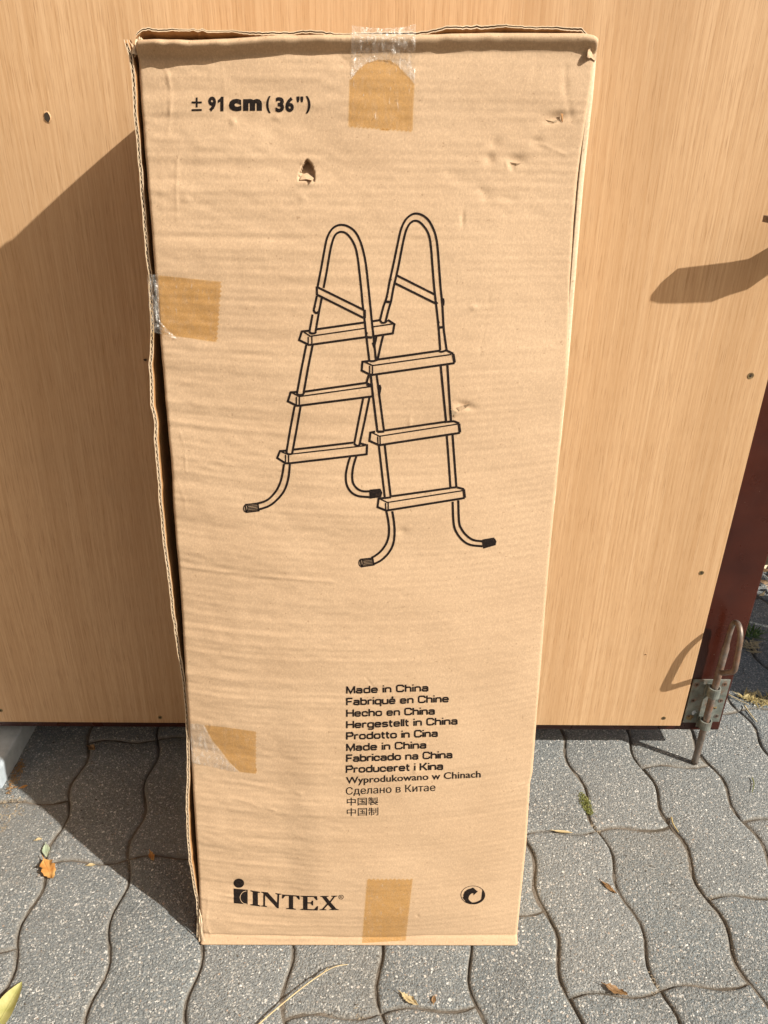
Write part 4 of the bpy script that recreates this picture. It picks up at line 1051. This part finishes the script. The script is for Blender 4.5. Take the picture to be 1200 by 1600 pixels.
z3 = [(400+(1 if i % 2 else -.6), 1143+i*2.75) for i in range(25)]
shaped('adhesive_tape', [(320, 1133), (350, 1136)]+z3+[(375, 1206), (358, 1190), (345, 1172), (333, 1158), (326, 1145)], M_TAPE, label='amber tape on the left edge, lower')
shaped('adhesive_tape', [(297, 1131), (308, 1130), (319, 1133), (325, 1145), (332, 1158), (344, 1172), (357, 1190), (374, 1206), (360, 1205), (330, 1198), (300, 1192), (298, 1160)], M_TAPE_CLEAR, off=.0009, label='whitish lifted tape at the left edge, lower')
tape('adhesive_tape', ((574, 1374), (645, 1374), (634, 1470), (566, 1474)), M_TAPE, 't', na=44, nb=36, label='amber tape at the bottom edge')

# ------------------------------------------------------------------ small things on the ground
def leaf(name, pxc, length, width, ang, mat, label, curl=.25, seed=1, zoff=.004, ragged=.0, cat='leaf', group=None, twist=.3):
    c = at_z(*pxc, zoff); r_ = random.Random(seed); n, m = 16, 9
    P = np.zeros((n, m, 3))
    for i in range(n):
        t = i/(n-1); wd = width*math.sin(math.pi*min(1, t*1.0))**.75*(1-.25*t)+.0003
        if ragged: wd *= 1+ragged*r_.uniform(-1, 1)
        for j in range(m):
            s = j/(m-1)*2-1
            x = (t-.5)*length; y = s*wd/2
            z = curl*length*(t-.5)**2 + abs(s)**1.5*wd*.25*(1+twist*math.sin(t*7+seed)) + ragged*.003*math.sin(9*t+5*s+seed)
            P[i, j] = (x*math.cos(ang)-y*math.sin(ang), x*math.sin(ang)+y*math.cos(ang), z)
    P[..., 2] -= P[..., 2].min(); P += np.array([c[0], c[1], .0012])
    P -= np.array([c[0], c[1], 0])
    o = grid_mesh(name, P, mat); o.location = (c[0], c[1], 0)
    tag(o, label, cat, group)
    bm = bmesh.new(); pts = [tuple(P[i, m//2]+np.array([0, 0, .0004])) for i in range(n)]
    st = [tuple(P[0, m//2]+np.array([-math.cos(ang)*.25*length*k, -math.sin(ang)*.25*length*k, .0005])) for k in (.8, .4)]
    tube_bm(bm, st+pts, [.0005]*2+[.0006*(1-.7*i/n) for i in range(n)], 5)
    ms = bm_obj('leaf_stalk', bm, mat, None, smooth=True); ms.parent = o
    return o
leaf('fallen_leaf', (8, 1578), .072, .028, math.radians(80), M_LEAF_Y, 'large yellow leaf lying at the bottom left corner', .12, 3)
leaf('fallen_leaf', (76, 1359), .042, .019, math.radians(-52), M_LEAF_O, 'curled orange dry leaf on the sunlit pavers', .55, 5, ragged=.25, twist=1.2)
leaf('fallen_leaf', (72, 1328), .024, .012, math.radians(-65), M_LEAF_P, 'small pale green leaf scrap above the orange leaf', .2, 8, ragged=.1)
leaf('fallen_leaf', (237, 1337), .018, .009, math.radians(-60), M_LEAF_O, 'tiny tan leaf scrap in the shadow left of the box', .4, 9, ragged=.3)
leaf('fallen_leaf', (143, 1168), .017, .012, math.radians(-30), M_LEAF_B, 'small brown leaf scrap in the shade under the gate', .4, 12, ragged=.35)
leaf('fallen_leaf', (640, 1561), .026, .009, math.radians(-35), M_STRAW, 'small straw coloured curled leaf just below the box', .4, 15, ragged=.3)
leaf('fallen_leaf', (678, 1560), .010, .006, math.radians(80), M_LEAF_B, 'tiny brown flake below the right half of the box', .2, 16)
leaf('fallen_leaf', (952, 1386), .026, .007, math.radians(-50), M_LEAF_B, 'narrow brown leaf strip in a paver joint', .3, 18, ragged=.2)
leaf('fallen_leaf', (963, 1547), .028, .010, math.radians(-25), M_LEAF_B, 'curled brown leaf strip at the bottom right', .45, 20, ragged=.3)
leaf('wood_sliver', (880, 1298), .030, .005, math.radians(-8), M_STRAW, 'pale wood sliver beside the box', .1, 22, cat='splinter')
leaf('fallen_leaf', (60, 1310), .010, .006, .3, M_STRAW, 'tiny straw coloured scrap near the pale green leaf', .1, 24)
leaf('fallen_leaf', (142, 1350), .012, .006, .1, M_STRAW, 'tiny straw scrap on the joint right of the orange leaf', .1, 25)
leaf('fallen_leaf', (37, 1228), .012, .007, .5, M_LEAF_O, 'tiny orange leaf scrap at the foot of the kerb', .3, 27)
def stalk(name, pxs_, rad_, mat, label, cat, zs=None):
    pts = [at_z(*p, .003+(zs[i] if zs else 0)) for i, p in enumerate(pxs_)]
    bm = bmesh.new(); sp = smooth_path(pts, 6); c = sp[0].copy(); c[2] = 0
    tube_bm(bm, [tuple(p-c) for p in sp], [rad_*(1-.6*i/len(sp)) for i in range(len(sp))], 6)
    o = bm_obj(name, bm, mat, smooth=True); o.location = c; return tag(o, label, cat)
tw_ = stalk('dry_stem', [(398, 1606), (425, 1582), (470, 1545), (505, 1520), (525, 1510), (543, 1507)], .0011, M_STRAW, 'long thin dry straw stem lying below the box', 'straw', [0, .003, .004, .004, .003, .0])
stalk('dry_stem', [(493, 1528), (503, 1522), (512, 1512)], .0008, M_STRAW, 'short side straw beside the long stem below the box', 'straw', [0, .003, .004])
stalk('grass_blade', [(1049, 1277), (1052, 1288), (1060, 1300)], .0016, M_STRAW_Y, 'yellow green blade in the joint at the right', 'grass blade')
stalk('grass_blade', [(1175, 1215), (1178, 1225), (1175, 1238)], .0010, M_MOSS, 'short green blade on a paver near the right edge', 'grass blade')
stalk('dry_stem', [(1138, 1085), (1155, 1094), (1170, 1101)], .0014, M_STRAW, 'pale straw stub reaching from the straw tuft to the bolt', 'straw')
stalk('dry_stem', [(1163, 1102), (1172, 1115), (1183, 1128)], .0016, M_STRAW, 'pale twig in the joint below the straw tuft', 'twig')
# tufts: each one object of many blades
def tuft_stuff(name, pxc, n, spread, ln, mat, label, kind='stuff', seed=1, upright=.3, wid=.0012, cat=None, zb=0, aspect=1.0, ang=0):
    r_ = random.Random(seed); c = at_z(*pxc, 0); V, Fc = [], []
    for _ in range(n):
        a = r_.uniform(0, 2*math.pi); rr_ = spread*math.sqrt(r_.random()); px_, py_ = rr_*math.cos(a), rr_*math.sin(a)*aspect
        bx, by = px_*math.cos(ang)-py_*math.sin(ang), px_*math.sin(ang)+py_*math.cos(ang)
        d = r_.uniform(0, 2*math.pi); l_ = ln*r_.uniform(.4, 1.1); el = upright*r_.uniform(.2, 1.6)
        w_ = wid*r_.uniform(.6, 1.5); px_, py_ = -math.sin(d)*w_, math.cos(d)*w_
        b0 = len(V); z = zb+r_.uniform(0, .003)
        for k, s in enumerate((0, .5, 1)):
            x, y = bx+math.cos(d)*l_*s*math.cos(el), by+math.sin(d)*l_*s*math.cos(el); zz_ = z+l_*math.sin(el)*s-(.25*l_*s*s*math.sin(el))
            f = (1, .8, .1)[k]; V += [(x-px_*f, y-py_*f, zz_), (x+px_*f, y+py_*f, zz_+w_*.4)]
        Fc += [(b0, b0+1, b0+3, b0+2), (b0+2, b0+3, b0+5, b0+4)]
    o = mesh(name, V, Fc, mat); o.location = (c[0], c[1], 0)
    return tag(o, label, cat, kind=kind)
tuft_stuff('moss', (915, 1256), 620, .023, .0045, M_MOSS, 'green moss grown in a paver joint right of the box', seed=2, upright=1.0, wid=.0006, zb=-.002, aspect=.36, ang=math.radians(98))
tuft_stuff('dry_straw', (1184, 1094), 110, .032, .026, M_STRAW_Y, 'clump of yellow dried grass at the right edge', seed=3, upright=.35, wid=.0014, aspect=.30, ang=math.radians(-15))
tuft_stuff('grass', (1172, 990), 50, .018, .030, M_GRASS, 'small green grass tuft beside the gate frame', seed=4, upright=1.0, wid=.0014)
tuft_stuff('dry_straw', (1172, 1010), 50, .022, .022, M_STRAW, 'pale dry grass at the foot of the green tuft', seed=5, upright=.3, wid=.0014)
tuft_stuff('joint_debris', (2, 1272), 240, .036, .005, M_SANDY, 'sandy plant debris at the end of the kerb', seed=6, upright=.15, wid=.0009, zb=-.003)
tuft_stuff('joint_debris', (25, 1215), 140, .04, .006, M_LEAF_B, 'brown debris along the foot of the kerb', seed=7, upright=.2, wid=.0009, aspect=.2, ang=math.radians(95))
for i, (px_, n_) in enumerate((((560, 1592), 60), ((840, 1462), 50), ((1020, 1537), 90), ((1105, 1388), 40), ((930, 1290), 50), ((205, 1345), 60))):
    tuft_stuff('joint_debris', px_, n_, .020, .004, M_SANDY, None, seed=20+i, upright=.2, wid=.0005, zb=-.004, aspect=.3, ang=1.6)['label'] = 'sandy crumbs lying in the paver joints'
# leaf litter behind the gate on the right
r_ = random.Random(5); V, Fc = [], []
for _ in range(900):
    x = r_.uniform(.72, 1.5); y = r_.uniform(.80, 1.7); l_ = r_.uniform(.012, .035); w_ = l_*r_.uniform(.25, .55); a = r_.uniform(0, 6.28); z = -.0005+r_.uniform(0, .02)-(.045 if y > .97 else 0); ti = r_.uniform(-.5, .5); b0 = len(V)
    for t, s in ((-.5, 0), (-.1, -.5), (-.1, .5), (.5, 0)):
        X_, Y_ = t*l_, s*w_; V.append((x+X_*math.cos(a)-Y_*math.sin(a), y+X_*math.sin(a)+Y_*math.cos(a), z+abs(X_)*.5+Y_*ti))
    Fc += [(b0, b0+1, b0+3), (b0, b0+3, b0+2)]
o = mesh('leaf_litter', V, Fc, M_LEAF_B); o.data.materials.append(M_STRAW)
for i, p in enumerate(o.data.polygons): p.material_index = 1 if (i//2) % 3 == 0 else 0
tag(o, 'dry brown and straw coloured leaves lying behind the gate frame', kind='stuff')
V, Fc = [], []
for k in range(1500):    # a few loose chips and grains on the pavers
    x = r_.uniform(-.75, .95); y = r_.uniform(-.16, .7); s = r_.uniform(.0005, .0013); b0 = len(V)
    for dx, dy, dz in ((-1, -1, 0), (1, -.7, 0), (.8, 1, 0), (-.9, .8, 0), (0, 0, 1.2)):
        V.append((x+dx*s, y+dy*s*.7, .0004+dz*s))
    Fc += [(b0, b0+1, b0+4), (b0+1, b0+2, b0+4), (b0+2, b0+3, b0+4), (b0+3, b0, b0+4)]
tag(mesh('grit', V, Fc, M_SAND), 'loose grit scattered over the pavers', kind='stuff')
